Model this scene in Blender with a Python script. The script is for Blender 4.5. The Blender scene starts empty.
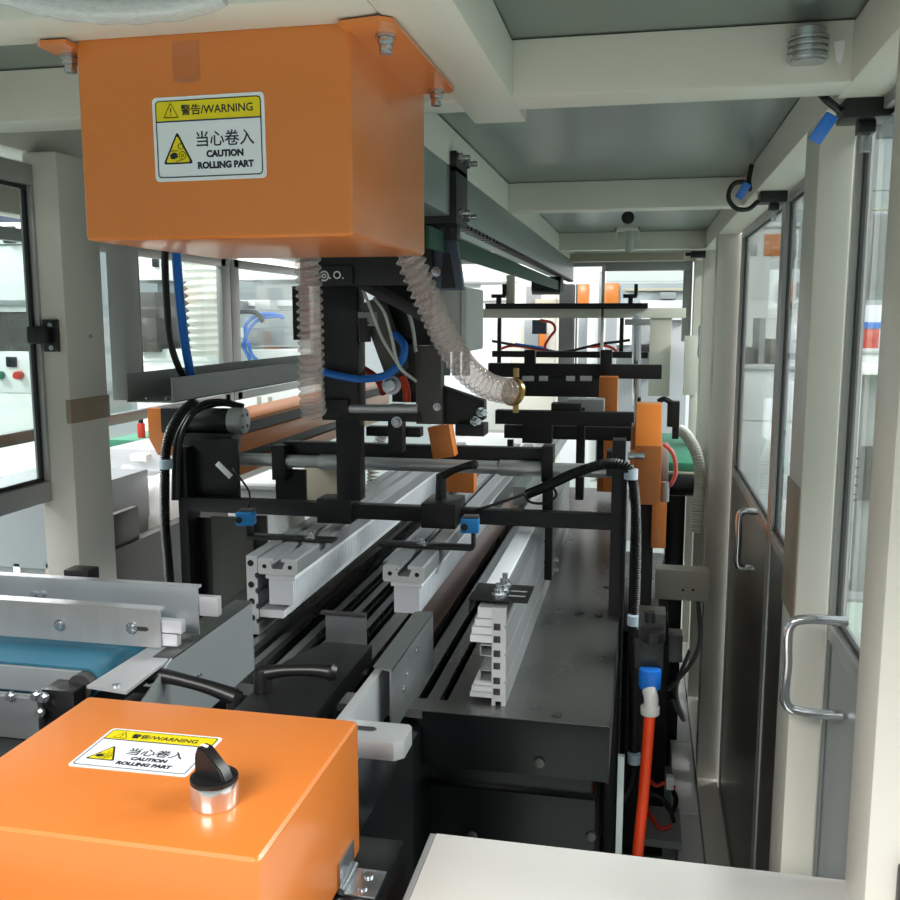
import bpy, bmesh, math, random
from mathutils import Vector, Matrix
random.seed(7)
SC = bpy.context.scene
COL = SC.collection
PI = math.pi
EYE = 1.55                                   # height of the lens above the hall floor

# ------------------------------------------------------------------ camera
FPX = 930.0
TH = math.atan(132 / FPX)
PS = math.atan(195 / FPX * math.cos(TH))
CR = Vector((math.cos(PS), math.sin(PS), 0))
CF = Vector((-math.sin(PS) * math.cos(TH), math.cos(PS) * math.cos(TH), -math.sin(TH)))
CU = CR.cross(CF)
cam_d = bpy.data.cameras.new('camera')
cam = bpy.data.objects.new('camera', cam_d)
COL.objects.link(cam)
M = Matrix((CR, CU, -CF)).transposed().to_4x4()
M.translation = Vector((0, 0, EYE))
cam.matrix_world = M
cam_d.sensor_width = 36
cam_d.lens = FPX / 900 * 36
cam_d.clip_start = 0.02
SC.camera = cam
SC.view_settings.view_transform = 'Standard'
SC.view_settings.look = 'None'
SC.view_settings.gamma = 1
SC.view_settings.exposure = 0.06
SC.view_settings.use_curve_mapping = False

def _ray(px, py): return CF + CR * ((px - 450) / FPX) - CU * ((py - 450) / FPX)
def ay(px, py, y):
    d = _ray(px, py); return Vector((0, 0, EYE)) + d * (y / d.y)
def ax(px, py, x):
    d = _ray(px, py); return Vector((0, 0, EYE)) + d * (x / d.x)
def az(px, py, z):
    d = _ray(px, py); return Vector((0, 0, EYE)) + d * ((z - EYE) / d.z)

# ------------------------------------------------------------------ materials
def lin(c):
    def f(v):
        v /= 255.0
        return v / 12.92 if v <= 0.04045 else ((v + 0.055) / 1.055) ** 2.4
    return (f(c[0]), f(c[1]), f(c[2]), 1)

def mat(name, rgb, rough=0.5, metal=0.0, vary=0.06, scale=6.0, stretch=(1, 1, 1), bump=0.0, bscale=200.0,
        rvary=0.1, emit=None, estr=0.0, coat=0.0, spec=0.5):
    m = bpy.data.materials.new(name); m.use_nodes = True
    nt = m.node_tree; N = nt.nodes; L = nt.links
    b = N['Principled BSDF']
    tc = N.new('ShaderNodeTexCoord'); mp = N.new('ShaderNodeMapping')
    mp.inputs['Scale'].default_value = stretch
    L.new(tc.outputs['Object'], mp.inputs['Vector'])
    nz = N.new('ShaderNodeTexNoise'); nz.inputs['Scale'].default_value = scale
    nz.inputs['Detail'].default_value = 5
    L.new(mp.outputs['Vector'], nz.inputs['Vector'])
    rp = N.new('ShaderNodeMapRange')
    rp.inputs['From Min'].default_value = 0.0; rp.inputs['From Max'].default_value = 1.0
    rp.inputs['To Min'].default_value = 1 - 2 * vary; rp.inputs['To Max'].default_value = 1 + 2 * vary
    L.new(nz.outputs['Fac'], rp.inputs['Value'])
    mx = N.new('ShaderNodeVectorMath'); mx.operation = 'SCALE'
    c = lin(rgb)
    mx.inputs[0].default_value = c[:3]
    L.new(rp.outputs['Result'], mx.inputs['Scale'])
    L.new(mx.outputs['Vector'], b.inputs['Base Color'])
    rr = N.new('ShaderNodeMapRange')
    rr.inputs['From Min'].default_value = 0.0; rr.inputs['From Max'].default_value = 1.0
    rr.inputs['To Min'].default_value = max(0.02, rough - rvary * rough); rr.inputs['To Max'].default_value = min(1, rough + rvary * rough)
    L.new(nz.outputs['Fac'], rr.inputs['Value'])
    L.new(rr.outputs['Result'], b.inputs['Roughness'])
    b.inputs['Metallic'].default_value = metal
    b.inputs['Specular IOR Level'].default_value = spec
    if coat: b.inputs['Coat Weight'].default_value = coat; b.inputs['Coat Roughness'].default_value = 0.15
    if bump:
        n2 = N.new('ShaderNodeTexNoise'); n2.inputs['Scale'].default_value = bscale
        L.new(mp.outputs['Vector'], n2.inputs['Vector'])
        bp = N.new('ShaderNodeBump'); bp.inputs['Strength'].default_value = bump; bp.inputs['Distance'].default_value = 0.001
        L.new(n2.outputs['Fac'], bp.inputs['Height']); L.new(bp.outputs['Normal'], b.inputs['Normal'])
    if emit:
        b.inputs['Emission Color'].default_value = lin(emit); b.inputs['Emission Strength'].default_value = estr
    return m

def glassy(name, tint, clear, gloss_rough=0.03, body=None, body_f=0.0):
    """thin clear sheet: mostly transparent, Fresnel reflection, optional milky body"""
    m = bpy.data.materials.new(name); m.use_nodes = True
    nt = m.node_tree; N = nt.nodes; L = nt.links
    for n in list(N):
        if n.type != 'OUTPUT_MATERIAL': N.remove(n)
    out = [n for n in N if n.type == 'OUTPUT_MATERIAL'][0]
    tr = N.new('ShaderNodeBsdfTransparent'); tr.inputs['Color'].default_value = lin(tint)
    gl = N.new('ShaderNodeBsdfGlossy'); gl.inputs['Roughness'].default_value = gloss_rough
    lw = N.new('ShaderNodeLayerWeight'); lw.inputs['Blend'].default_value = 0.5
    pw = N.new('ShaderNodeMath'); pw.operation = 'POWER'; pw.inputs[1].default_value = 4.0
    ma = N.new('ShaderNodeMath'); ma.operation = 'MULTIPLY_ADD'; ma.inputs[1].default_value = 0.6; ma.inputs[2].default_value = (clear - 1) * 0.08
    L.new(lw.outputs['Facing'], pw.inputs[0]); L.new(pw.outputs[0], ma.inputs[0])
    mx = N.new('ShaderNodeMixShader')
    L.new(ma.outputs[0], mx.inputs['Fac']); L.new(tr.outputs['BSDF'], mx.inputs[1]); L.new(gl.outputs['BSDF'], mx.inputs[2])
    res = mx
    if body:
        df = N.new('ShaderNodeBsdfDiffuse'); df.inputs['Color'].default_value = lin(body)
        m2 = N.new('ShaderNodeMixShader'); m2.inputs['Fac'].default_value = body_f
        nz = N.new('ShaderNodeTexNoise'); nz.inputs['Scale'].default_value = 30
        mr = N.new('ShaderNodeMapRange'); mr.inputs['To Min'].default_value = body_f * 0.7; mr.inputs['To Max'].default_value = body_f * 1.3
        L.new(nz.outputs['Fac'], mr.inputs['Value']); L.new(mr.outputs['Result'], m2.inputs['Fac'])
        L.new(mx.outputs['Shader'], m2.inputs[1]); L.new(df.outputs['BSDF'], m2.inputs[2]); res = m2
    L.new(res.outputs['Shader'], out.inputs['Surface'])
    return m

CREAM = mat('cream_paint', (211, 208, 198), 0.38, vary=0.035, scale=4)
CREAM2 = mat('warm_grey_paint', (176, 168, 150), 0.42, vary=0.04, scale=4)
TAPE = mat('brown_tape', (150, 132, 112), 0.35, vary=0.05)
ORANGE = mat('orange_powder_coat', (214, 122, 52), 0.34, vary=0.04, scale=3, bump=0.05, bscale=400, coat=0.35)
GALV = mat('galvanised_sheet', (150, 160, 156), 0.3, metal=0.8, vary=0.05, scale=1.5, stretch=(1.5, 0.4, 1), rvary=0.05)
GALVP = mat('zinc_plate', (172, 178, 182), 0.36, metal=0.5, vary=0.05, scale=5)
ALU = mat('brushed_aluminium', (170, 171, 171), 0.36, metal=0.45, vary=0.05, scale=12, stretch=(8, 1, 1), bump=0.03)
ALUM = mat('anodised_aluminium', (205, 206, 210), 0.42, metal=0.55, vary=0.04, scale=8)
ALUD = mat('grey_aluminium_beam', (150, 158, 156), 0.4, metal=0.6, vary=0.05, scale=5)
STEEL = mat('oiled_steel_plate', (98, 99, 97), 0.28, metal=0.6, vary=0.10, scale=5, rvary=0.12)
STEELD = mat('dark_steel', (72, 72, 70), 0.34, metal=0.45, vary=0.1, scale=6, rvary=0.1)
CHROME = mat('chrome', (218, 219, 222), 0.12, metal=0.9, vary=0.02)
SHAFT = mat('ground_steel_shaft', (205, 206, 208), 0.3, metal=0.55, vary=0.02)
ZINC = mat('zinc_bolt', (190, 194, 198), 0.25, metal=0.9, vary=0.1, scale=40)
BLACK = mat('black_anodised', (26, 26, 28), 0.42, metal=0.2, vary=0.12, scale=8)
BLACKP = mat('black_plastic', (20, 20, 21), 0.38, vary=0.1)
BODY = mat('black_machine_paint', (15, 19, 20), 0.28, vary=0.06, scale=2, spec=0.3)
GSHEET = mat('bent_steel_sheet', (136, 140, 142), 0.32, metal=0.7, vary=0.05, scale=5)
PROF = mat('grey_profile', (168, 170, 174), 0.38, metal=0.6, vary=0.04, scale=8)
DARKBLUE = mat('blue_black_bracket', (78, 86, 104), 0.4, metal=0.3, vary=0.08)
DARKG = mat('dark_grey_paint', (74, 72, 68), 0.42, vary=0.08)
DOORP = mat('dark_door_panel', (92, 88, 82), 0.3, vary=0.08, metal=0.3)
GREYP = mat('grey_door_panel', (150, 156, 160), 0.35, vary=0.05, metal=0.2)
WPLAS = mat('white_plastic', (226, 228, 232), 0.4, vary=0.03)
WBOX = mat('light_grey_box', (204, 203, 200), 0.4, vary=0.03)
BELTB = mat('blue_belt', (38, 98, 122), 0.4, vary=0.08, scale=5)
BELTG = mat('green_belt', (20, 72, 56), 0.55, vary=0.08)
MATG = mat('green_mat', (60, 130, 104), 0.6, vary=0.1)
CABK = mat('black_cable', (18, 18, 19), 0.45)
CABB = mat('blue_tube', (30, 110, 205), 0.32, vary=0.05)
CABW = mat('grey_cable', (200, 200, 196), 0.45)
RED = mat('red_tube', (196, 48, 30), 0.4)
PINKT = mat('pale_red_tube', (206, 104, 104), 0.35)
AIRH = mat('orange_air_hose', (246, 74, 30), 0.35, vary=0.05)
SBLUE = mat('sensor_blue', (28, 128, 196), 0.4)
TIE = mat('pale_blue_tie', (186, 202, 218), 0.5)
BRASS = mat('brass_fitting', (170, 140, 84), 0.3, metal=0.8)
CORR = mat('white_corrugated_hose', (226, 226, 218), 0.5)
STW = mat('sticker_white', (226, 230, 236), 0.4, vary=0.02)
STY = mat('sticker_yellow', (226, 206, 20), 0.4, vary=0.03)
STK = mat('sticker_black', (24, 26, 34), 0.4, vary=0.0)
STB = mat('sticker_navy', (34, 48, 84), 0.4, vary=0.0)
CUT = mat('saw_cut_aluminium', (206, 207, 210), 0.5, metal=0.2, vary=0.02)
COMBW = mat('comb_plastic', (206, 209, 217), 0.38, vary=0.03)
RED_SHEEN = mat('red_reflection_steel', (120, 92, 84), 0.35, metal=0.6, vary=0.25, scale=9)  # steel with a reddish reflection painted into its base colour
FLOORM = mat('epoxy_floor', (168, 182, 174), 0.3, vary=0.05, scale=1.2)
WALLM = mat('hall_wall', (226, 230, 232), 0.6, vary=0.02, scale=0.6)
WHITE = mat('white_enamel', (236, 237, 236), 0.4, vary=0.02)
GREYM = mat('mid_grey', (138, 140, 142), 0.45, vary=0.05)
LAMP = mat('lamp_tube', (255, 255, 255), 0.5, emit=(255, 255, 255), estr=6.0)
GLASS = glassy('window_glass', (238, 243, 242), 1.35)
CLEAR = glassy('clear_spiral_hose', (250, 247, 246), 3.0, 0.12, body=(226, 210, 208), body_f=0.28)
FILM = glassy('plastic_film', (250, 250, 250), 2.5, 0.15, body=(225, 226, 230), body_f=0.35)
CYL = glassy('clear_cylinder', (230, 235, 235), 1.4, 0.05, body=(220, 222, 222), body_f=0.4)

# ------------------------------------------------------------------ mesh builder
def frame_of(t, ref=None):
    t = t.normalized()
    if ref is None: ref = Vector((0, 0, 1)) if abs(t.z) < 0.9 else Vector((1, 0, 0))
    u = t.cross(ref)
    if u.length < 1e-5: u = t.cross(Vector((0, 1, 0)))
    u.normalize()
    return u, t.cross(u).normalized()

def spline(pts, n=10):
    P = [Vector(p) for p in pts]
    if len(P) < 3:
        return [P[0].lerp(P[-1], i / n) for i in range(n + 1)]
    Q = [P[0] * 2 - P[1]] + P + [P[-1] * 2 - P[-2]]
    out = []
    for i in range(1, len(Q) - 2):
        p0, p1, p2, p3 = Q[i - 1], Q[i], Q[i + 1], Q[i + 2]
        for k in range(n):
            t = k / n
            out.append(0.5 * ((2 * p1) + (p2 - p0) * t + (2 * p0 - 5 * p1 + 4 * p2 - p3) * t * t + (3 * p1 - p0 - 3 * p2 + p3) * t ** 3))
    out.append(P[-1])
    return out

def resample(pts, step):
    out = [pts[0]]; acc = 0
    for a, b in zip(pts, pts[1:]):
        d = (b - a).length
        if d < 1e-9: continue
        while acc + d >= step:
            t = (step - acc) / d
            a = a.lerp(b, t); out.append(a.copy()); d = (b - a).length; acc = 0
        acc += d
    return out

class MB:
    def __init__(s): s.bm = bmesh.new()
    def merge(s, b2, mtx=None):
        if mtx is not None: bmesh.ops.transform(b2, matrix=mtx, verts=b2.verts)
        me = bpy.data.meshes.new('tmp'); b2.to_mesh(me); b2.free()
        s.bm.from_mesh(me); bpy.data.meshes.remove(me); return s
    def box(s, x0, x1, y0, y1, z0, z1, bv=0.0, mtx=None, seg=2):
        b = bmesh.new(); bmesh.ops.create_cube(b, size=1)
        sx, sy, sz = x1 - x0, y1 - y0, z1 - z0
        for v in b.verts:
            v.co = Vector((x0 + (v.co.x + .5) * sx, y0 + (v.co.y + .5) * sy, z0 + (v.co.z + .5) * sz))
        if bv: bmesh.ops.bevel(b, geom=b.edges[:], offset=bv, segments=seg, affect='EDGES', profile=0.6)
        return s.merge(b, mtx)
    def cbox(s, c, size, rot=None, bv=0.0):
        m = Matrix.Translation(Vector(c)) @ (rot.to_4x4() if rot is not None else Matrix())
        a, b_, c_ = size[0] / 2, size[1] / 2, size[2] / 2
        return s.box(-a, a, -b_, b_, -c_, c_, bv, m)
    def bar(s, p0, p1, w, h, bv=0.0, ref=None):
        p0, p1 = Vector(p0), Vector(p1); t = p1 - p0; u, v = frame_of(t, ref)
        m = Matrix((u, t.normalized(), v)).transposed().to_4x4(); m.translation = (p0 + p1) / 2
        l = t.length / 2
        return s.box(-w / 2, w / 2, -l, l, -h / 2, h / 2, bv, m)
    def cyl(s, p0, p1, r, r2=None, seg=24, bv=0.0):
        p0, p1 = Vector(p0), Vector(p1); t = p1 - p0; u, v = frame_of(t)
        m = Matrix((u, v, t.normalized())).transposed().to_4x4(); m.translation = (p0 + p1) / 2
        b = bmesh.new()
        bmesh.ops.create_cone(b, cap_ends=True, segments=seg, radius1=r, radius2=r if r2 is None else r2, depth=t.length)
        if bv:
            es = [e for e in b.edges if any(len(f.verts) > 4 for f in e.link_faces)]
            bmesh.ops.bevel(b, geom=es, offset=bv, segments=2, affect='EDGES', profile=0.6)
        if m.determinant() < 0: bmesh.ops.reverse_faces(b, faces=b.faces)
        return s.merge(b, m)
    def sph(s, c, r, sc=(1, 1, 1)):
        b = bmesh.new(); bmesh.ops.create_uvsphere(b, u_segments=20, v_segments=12, radius=r)
        return s.merge(b, Matrix.Translation(Vector(c)) @ Matrix.Diagonal((*sc, 1)))
    def tube(s, pts, r, seg=10, n=8, rad=None, raw=False):
        P = [Vector(p) for p in pts] if raw else spline(pts, n)
        t0 = (P[1] - P[0]).normalized(); u, v = frame_of(t0); rings = []
        for i, p in enumerate(P):
            t = (P[min(i + 1, len(P) - 1)] - P[max(i - 1, 0)]).normalized()
            u = (u - t * u.dot(t)).normalized(); v = t.cross(u)
            ring = []
            for k in range(seg):
                a = 2 * PI * k / seg
                rr = r if rad is None else rad(i, a)
                ring.append(s.bm.verts.new(p + (u * math.cos(a) + v * math.sin(a)) * rr))
            rings.append(ring)
        for A, B in zip(rings, rings[1:]):
            for k in range(seg):
                s.bm.faces.new((A[k], A[(k + 1) % seg], B[(k + 1) % seg], B[k]))
        s.bm.faces.new(rings[0][::-1]); s.bm.faces.new(rings[-1]); return s
    def hose(s, pts, r, amp, pitch, seg=18, helical=1, per=8):
        P = resample(spline(pts, 24), pitch / per)
        return s.tube(P, r, seg, raw=True, rad=lambda i, a: r + amp * math.cos(2 * PI * i / per - helical * a))
    def prism(s, poly, axis, d0, d1, bv=0.0):
        """poly of 2-D points extruded along axis: 'x' -> (y,z), 'y' -> (x,z), 'z' -> (x,y)"""
        def co(p, d): return {'x': (d, p[0], p[1]), 'y': (p[0], d, p[1]), 'z': (p[0], p[1], d)}[axis]
        b = bmesh.new()
        A = [b.verts.new(co(p, d0)) for p in poly]; B = [b.verts.new(co(p, d1)) for p in poly]
        n = len(poly)
        b.faces.new(A); b.faces.new(B[::-1])
        for i in range(n): b.faces.new((A[i], B[i], B[(i + 1) % n], A[(i + 1) % n]))
        bmesh.ops.recalc_face_normals(b, faces=b.faces)
        if bv: bmesh.ops.bevel(b, geom=b.edges[:], offset=bv, segments=2, affect='EDGES', profile=0.6)
        return s.merge(b)
    def ring(s, c, R, r, axis=(0, 0, 1), seg=28, sg=10, a0=0, a1=2 * PI):
        u, v = frame_of(Vector(axis)); c = Vector(c)
        full = abs(a1 - a0 - 2 * PI) < 1e-6
        P = [c + (u * math.cos(a0 + (a1 - a0) * i / seg) + v * math.sin(a0 + (a1 - a0) * i / seg)) * R for i in range(seg + 1)]
        return s.tube(P, r, sg, raw=True)
    def bolt(s, p, axis, r=0.005, h=0.006, washer=True):
        """hex / cap head with its washer"""
        p = Vector(p); a = Vector(axis).normalized()
        if washer: s.cyl(p, p + a * h * .3, r * 1.45, seg=20)
        s.cyl(p + a * h * .3, p + a * h * 1.2, r, seg=6 if h < 0.006 else 18, bv=r * .12)
        return s
    def text(s, txt, size, mtx, bold=0.0, align='CENTER'):
        cu = bpy.data.curves.new('t', 'FONT'); cu.body = txt; cu.size = size; cu.align_x = align
        cu.offset = bold; cu.extrude = 0.0001; cu.resolution_u = 3
        o = bpy.data.objects.new('t', cu); COL.objects.link(o)
        dg = bpy.context.evaluated_depsgraph_get(); dg.update()
        me = bpy.data.meshes.new_from_object(o.evaluated_get(dg))
        b = bmesh.new(); b.from_mesh(me)
        bpy.data.objects.remove(o); bpy.data.curves.remove(cu); bpy.data.meshes.remove(me)
        return s.merge(b, mtx)

def build(name, mb, m, parent=None, origin=None):
    bm = mb.bm
    bmesh.ops.recalc_face_normals(bm, faces=bm.faces)
    if parent is not None: org = Vector(parent['_w'])
    elif origin is not None: org = Vector(origin)
    else:
        xs = [v.co for v in bm.verts]
        org = Vector(((min(v.x for v in xs) + max(v.x for v in xs)) / 2, (min(v.y for v in xs) + max(v.y for v in xs)) / 2, min(v.z for v in xs)))
    bmesh.ops.translate(bm, vec=-org, verts=bm.verts)
    me = bpy.data.meshes.new(name); bm.to_mesh(me); bm.free()
    for p in me.polygons: p.use_smooth = True
    me.set_sharp_from_angle(angle=math.radians(35))
    me.materials.append(m)
    o = bpy.data.objects.new(name, me); COL.objects.link(o)
    if parent is not None: o.parent = parent
    else: o.location = org
    o['_w'] = tuple(org)
    return o

def tag(o, label, cat, group=None):
    o['label'] = label; o['category'] = cat
    if group: o['group'] = group
    return o

def thing(name, label, cat, loc=(0, 0, 0), group=None):
    o = bpy.data.objects.new(name, None); COL.objects.link(o)
    o.empty_display_size = 0.05; o.location = loc; o['_w'] = tuple(loc)
    return tag(o, label, cat, group)

def solo(name, mb, m, label, cat, group=None):
    return tag(build(name, mb, m), label, cat, group)

def struct(name, mb=None, m=None, loc=(0, 0, 0)):
    if mb is None:
        o = bpy.data.objects.new(name, None); COL.objects.link(o); o.location = loc; o['_w'] = tuple(loc)
    else: o = build(name, mb, m)
    o['kind'] = 'structure'; return o

def dup(root, offset, label=None):
    off = Vector(offset)
    r = root.copy(); COL.objects.link(r); r.location = root.location + off
    if label: r['label'] = label
    for ch in [c for c in COL.objects if c.parent == root]:
        c = ch.copy(); COL.objects.link(c); c.parent = r
        for g in [k for k in COL.objects if k.parent == ch]:
            d = g.copy(); COL.objects.link(d); d.parent = c
    return r
# ================================================================== HALL AND ENCLOSURE
struct('floor', MB().box(-14, 12, -6, 18, -0.1, 0), FLOORM)
struct('wall_back', MB().box(-14, 12, 18, 18.2, 0, 6), WALLM)
struct('wall_left', MB().box(-14.2, -14, -6, 18, 0, 6), WALLM)
struct('wall_front', MB().box(-14, 12, -6.2, -6, 0, 6), GREYM)  # unseen behind the camera, added in grey to cut the frontal light
struct('wall_right', MB().box(12, 12.2, -6, 18, 0, 6), WALLM)

fr = thing('enclosure_frame', 'cream painted square tube frame of the machine enclosure overhead and beside the doors', 'frame', (0, 2.2, 0))
def fbox(n, *a, bv=0.004, m=CREAM):
    return build(n, MB().box(*a, bv=bv), m, fr)
ZB, ZT = 1.79, 1.852
for y in (1.062, 2.15, 3.42, 4.16):                         # cross beams under the roof sheets
    fbox('cross_beam', -1.45, 0.26, y, y + 0.062, ZB, ZT)
for x0, x1, y0, y1 in ((0.2, 0.2625, 0.3, 4.3), (-0.372, -0.31, 1.124, 4.3), (-0.215, -0.15, 0.35, 1.188), (-0.95, -0.888, 0.3, 4.3), (-1.5, -1.44, 0.9, 4.3)):
    fbox('roof_beam', x0, x1, y0, y1, ZB - .0008, ZT - .0008)
fbox('front_beam', -1.3, -0.215, 0.712, 0.775, ZB, 1.838)
fbox('mounting_plate', -0.53, -0.217, 0.776, 1.06, 1.7975, 1.806, bv=0.001)
fbox('base_beam', 0.2, 0.262, 0.875, 4.12, 0.0, 0.12)
# posts: name, x0,x1,y0,y1,z0,z1
fbox('post', 0.2, 0.262, 0.80, 0.875, 0.0, ZB)
fbox('post', 0.2, 0.241, 1.23, 1.33, 0.0, ZB)
fbox('post', 0.2, 0.275, 2.85, 2.93, 0.0, ZB)
fbox('post', 0.2, 0.275, 3.50, 3.58, 0.0, ZB)
fbox('post', 0.2, 0.262, 4.12, 4.2, 0.0, ZB)
fbox('post', -0.9, -0.843, 1.25, 1.352, 0.0, ZB)
fbox('post', -1.5, -1.44, 4.1, 4.18, 0.0, ZB)
build('tape_band', MB().box(-0.85, -0.8415, 1.2485, 1.3535, 1.392, 1.428, bv=0.001), TAPE, fr, )
build('tape_band', MB().box(0.1985, 0.2, 1.2285, 1.3315, 1.16, 1.335, bv=0.0005), TAPE, fr)
rv = MB()
for y in (1.6, 1.9, 2.3, 2.6):
    rv.cyl((0.2, y, 1.82), (0.197, y, 1.82), 0.004, seg=12)
build('screw', MB().cyl((-0.844, 1.31, 1.522), (-0.84, 1.31, 1.522), 0.003, seg=12), ZINC, fr)

# roof sheets
ce = struct('ceiling', loc=(0, 2, 1.85))
for x0, x1, y0, y1 in ((-0.31, 0.2, 1.124, 2.15), (-0.31, 0.2, 2.212, 3.42), (-0.31, 0.2, 3.482, 4.16), (-0.15, 0.36, -0.3, 1.062),  # last sheet here lengthened out of view to shade the near right post
                       (-0.888, -0.372, 1.124, 2.15), (-0.888, -0.372, 2.212, 3.42), (-0.888, -0.372, 3.482, 4.16), (-1.44, -0.95, 0.775, 4.16), (-0.888, -0.53, 0.775, 1.062), (-1.44, -0.217, 0.02, 0.70)):  # last sheet is out of view, added to shade the upper orange cover
    build('roof_sheet', MB().box(x0 - .02, x1 + .02, y0 - .02, y1 + .02, 1.8525, 1.855), GALV, ce)

# ---- doors
def grab(parent, x, y, z0, z1, out=-0.05, r=0.006):
    a = [(x, y, z1), (x + out * .7, y, z1), (x + out, y, z1 - .012), (x + out, y, (z0 + z1) / 2), (x + out, y, z0 + .012), (x + out * .7, y, z0), (x, y, z0)]
    h = build('door_handle', MB().tube(a, r, 12, 8), CHROME, parent)
    return h
def door(name, x, y0, y1, z0, zs, zt, panel, st=0.024, handle=None, t=0.022):
    d = struct(name, loc=(x, (y0 + y1) / 2, z0))
    f = MB()
    f.box(x, x + t, y0, y0 + st, z0, zt, .002).box(x, x + t, y1 - st, y1, z0, zt, .002)
    f.box(x, x + t, y0 + st, y1 - st, zt - st, zt, .002).box(x, x + t, y0 + st, y1 - st, zs - st, zs, .002)
    f.box(x, x + t, y0 + st, y1 - st, z0, z0 + st, .002)
    build('door_frame', f, ALU, d)
    g = MB(); q = .006
    g.box(x + .0085, x + .0135, y0 + st - .0005, y0 + st + q, zs, zt - st).box(x + .0085, x + .0135, y1 - st - q, y1 - st + .0005, zs, zt - st)
    g.box(x + .0085, x + .0135, y0 + st, y1 - st, zs - .0005, zs + q).box(x + .0085, x + .0135, y0 + st, y1 - st, zt - st - q, zt - st + .0005)
    build('gasket', g, BLACKP, d)
    build('glass', MB().box(x + .009, x + .013, y0 + st, y1 - st, zs, zt - st), GLASS, d)
    build('panel', MB().box(x + .004, x + .018, y0 + st, y1 - st, z0 + st, zs - st), panel, d)
    if handle: grab(d, x, *handle)
    return d
d1 = door('door_1', 0.248, 0.885, 1.282, 0.08, 1.154, 1.80, GREYP, handle=(1.148, 1.072, 1.19, -0.066, 0.0062))
build('latch_plate', MB().box(0.262, 0.266, 1.06, 1.14, 1.165, 1.235, .004), ALUM, d1)
d2 = door('door_2', 0.265, 1.40, 1.998, 0.08, 1.116, 1.80, DOORP)
d3 = door('door_3', 0.265, 2.003, 2.84, 0.08, 1.114, 1.80, DOORP, handle=(2.20, 0.975, 1.108, -0.038, 0.008))
d4 = door('door_4', 0.278, 2.94, 3.49, 0.08, 1.12, 1.80, CREAM)
d6 = door('door_6', 0.278, 3.59, 4.12, 0.08, 1.12, 1.80, CREAM, handle=(3.72, 1.39, 1.525, -0.07, 0.006))
# left bay door ends above the infeed
d5 = struct('door_5', loc=(-0.9, 1.0, 1.28))
f = MB(); X = -0.905
f.box(X, X + .022, 0.55, 1.292, 1.272, 1.303, .002).box(X, X + .022, 0.55, 1.292, 1.742, 1.772, .002)
f.box(X, X + .022, 1.245, 1.292, 1.303, 1.742, .002).box(X, X + .022, 0.55, 0.59, 1.303, 1.742, .002)
build('door_frame', f, ALU, d5)
g = MB()
g.box(X + .0085, X + .0135, 1.239, 1.2455, 1.303, 1.742).box(X + .0085, X + .0135, .59, 1.24, 1.3025, 1.309).box(X + .0085, X + .0135, .59, 1.24, 1.736, 1.7425)
build('gasket', g, BLACKP, d5)
build('glass', MB().box(X + .009, X + .013, 0.59, 1.245, 1.303, 1.742), GLASS, d5)
k = build('door_catch', MB().box(-0.878, -0.853, 1.243, 1.2495, 1.5, 1.548, .002).box(-.892, -.862, 1.225, 1.243, 1.512, 1.538, .003), BLACKP, d5)
k2 = MB()
for z in (1.506, 1.539): k2.cyl((-.864, 1.243, z), (-.864, 1.2415, z), .004, seg=12)
build('catch_screw', k2, ZINC, k)

# end window of the enclosure
w1 = struct('window_1', loc=(-.3, 4.17, .9))
f = MB()
xa, xb, xc = ay(604, 290, 4.165).x, ay(683, 290, 4.165).x, ay(692, 290, 4.165).x
f.box(xa, xc, 4.165, 4.19, 1.752, 1.79, .002).box(xb, xc, 4.165, 4.19, 1.45, 1.752, .002)
f.box(-0.40, xa, 4.165, 4.19, 1.772, 1.79, .002)
build('window_frame', f, ALU, w1)
build('window_glass', MB().box(xa + .01, xb + .002, 4.175, 4.179, 1.57, 1.755), GLASS, w1)

# left bay windows (far side of the bay)
for i, (xa, ya, yb) in enumerate(((-1.47, 1.42, 3.155), (-1.47, 3.16, 4.09))):
    w = struct('window_%d' % (i + 2), loc=(xa, (ya + yb) / 2, 1.2))
    f = MB()
    f.box(xa - .011, xa + .011, ya, ya + .07, 1.25, 1.76, .002).box(xa - .011, xa + .011, yb - .07, yb, 1.25, 1.76, .002)
    f.box(xa - .011, xa + .011, ya + .03, yb - .03, 1.73, 1.76, .002).box(xa - .011, xa + .011, ya + .03, yb - .03, 1.25, 1.28, .002)
    build('window_frame', f, ALU, w)
    build('window_glass', MB().box(xa - .002, xa + .002, ya + .03, yb - .03, 1.28, 1.73), GLASS, w)

# ---- safety switches above the doors
def switch(y, label, tagp, loop):
    t = thing('safety_switch', label, 'switch', (0.225, y, 1.765), 'door safety switches under the roof beam')
    b = MB().box(0.208, 0.258, y - .03, y + .02, 1.768, 1.789, .003)
    b.box(.228, .246, y - .012, y + .012, 1.755, 1.768, .002)
    build('switch_body', b, BLACKP, t)
    k = MB().box(.232, .242, y - .006, y + .006, 1.735, 1.755, .001)
    build('actuator_key', k, ZINC, t)
    build('cable', MB().tube(loop, .0045, 10), CABK, t)
    m = Matrix.Translation(Vector(tagp)) @ Matrix.Rotation(0.55, 4, 'Y') @ Matrix.Rotation(0.3, 4, 'X')
    build('blue_tag', MB().box(-.0075, .0075, -.002, .002, -.033, 0, .002, mtx=m), CABB, t)
    return t
switch(1.16, 'black door switch with a blue tag above the nearest right door', (0.196, 1.13, 1.772), [(.205, 1.14, 1.778), (.19, 1.13, 1.787), (.185, 1.15, 1.80), (.19, 1.18, 1.81)])
switch(1.93, 'black door switch with a looped cable and blue tag above the double doors', (0.184, 1.892, 1.803),
       [(.206, 1.92, 1.772), (.188, 1.91, 1.757), (.164, 1.90, 1.758), (.150, 1.90, 1.778), (.157, 1.90, 1.802), (.178, 1.90, 1.806), (.188, 1.90, 1.792), (.186, 1.9, 1.81), (.19, 1.9, 1.838)])
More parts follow.
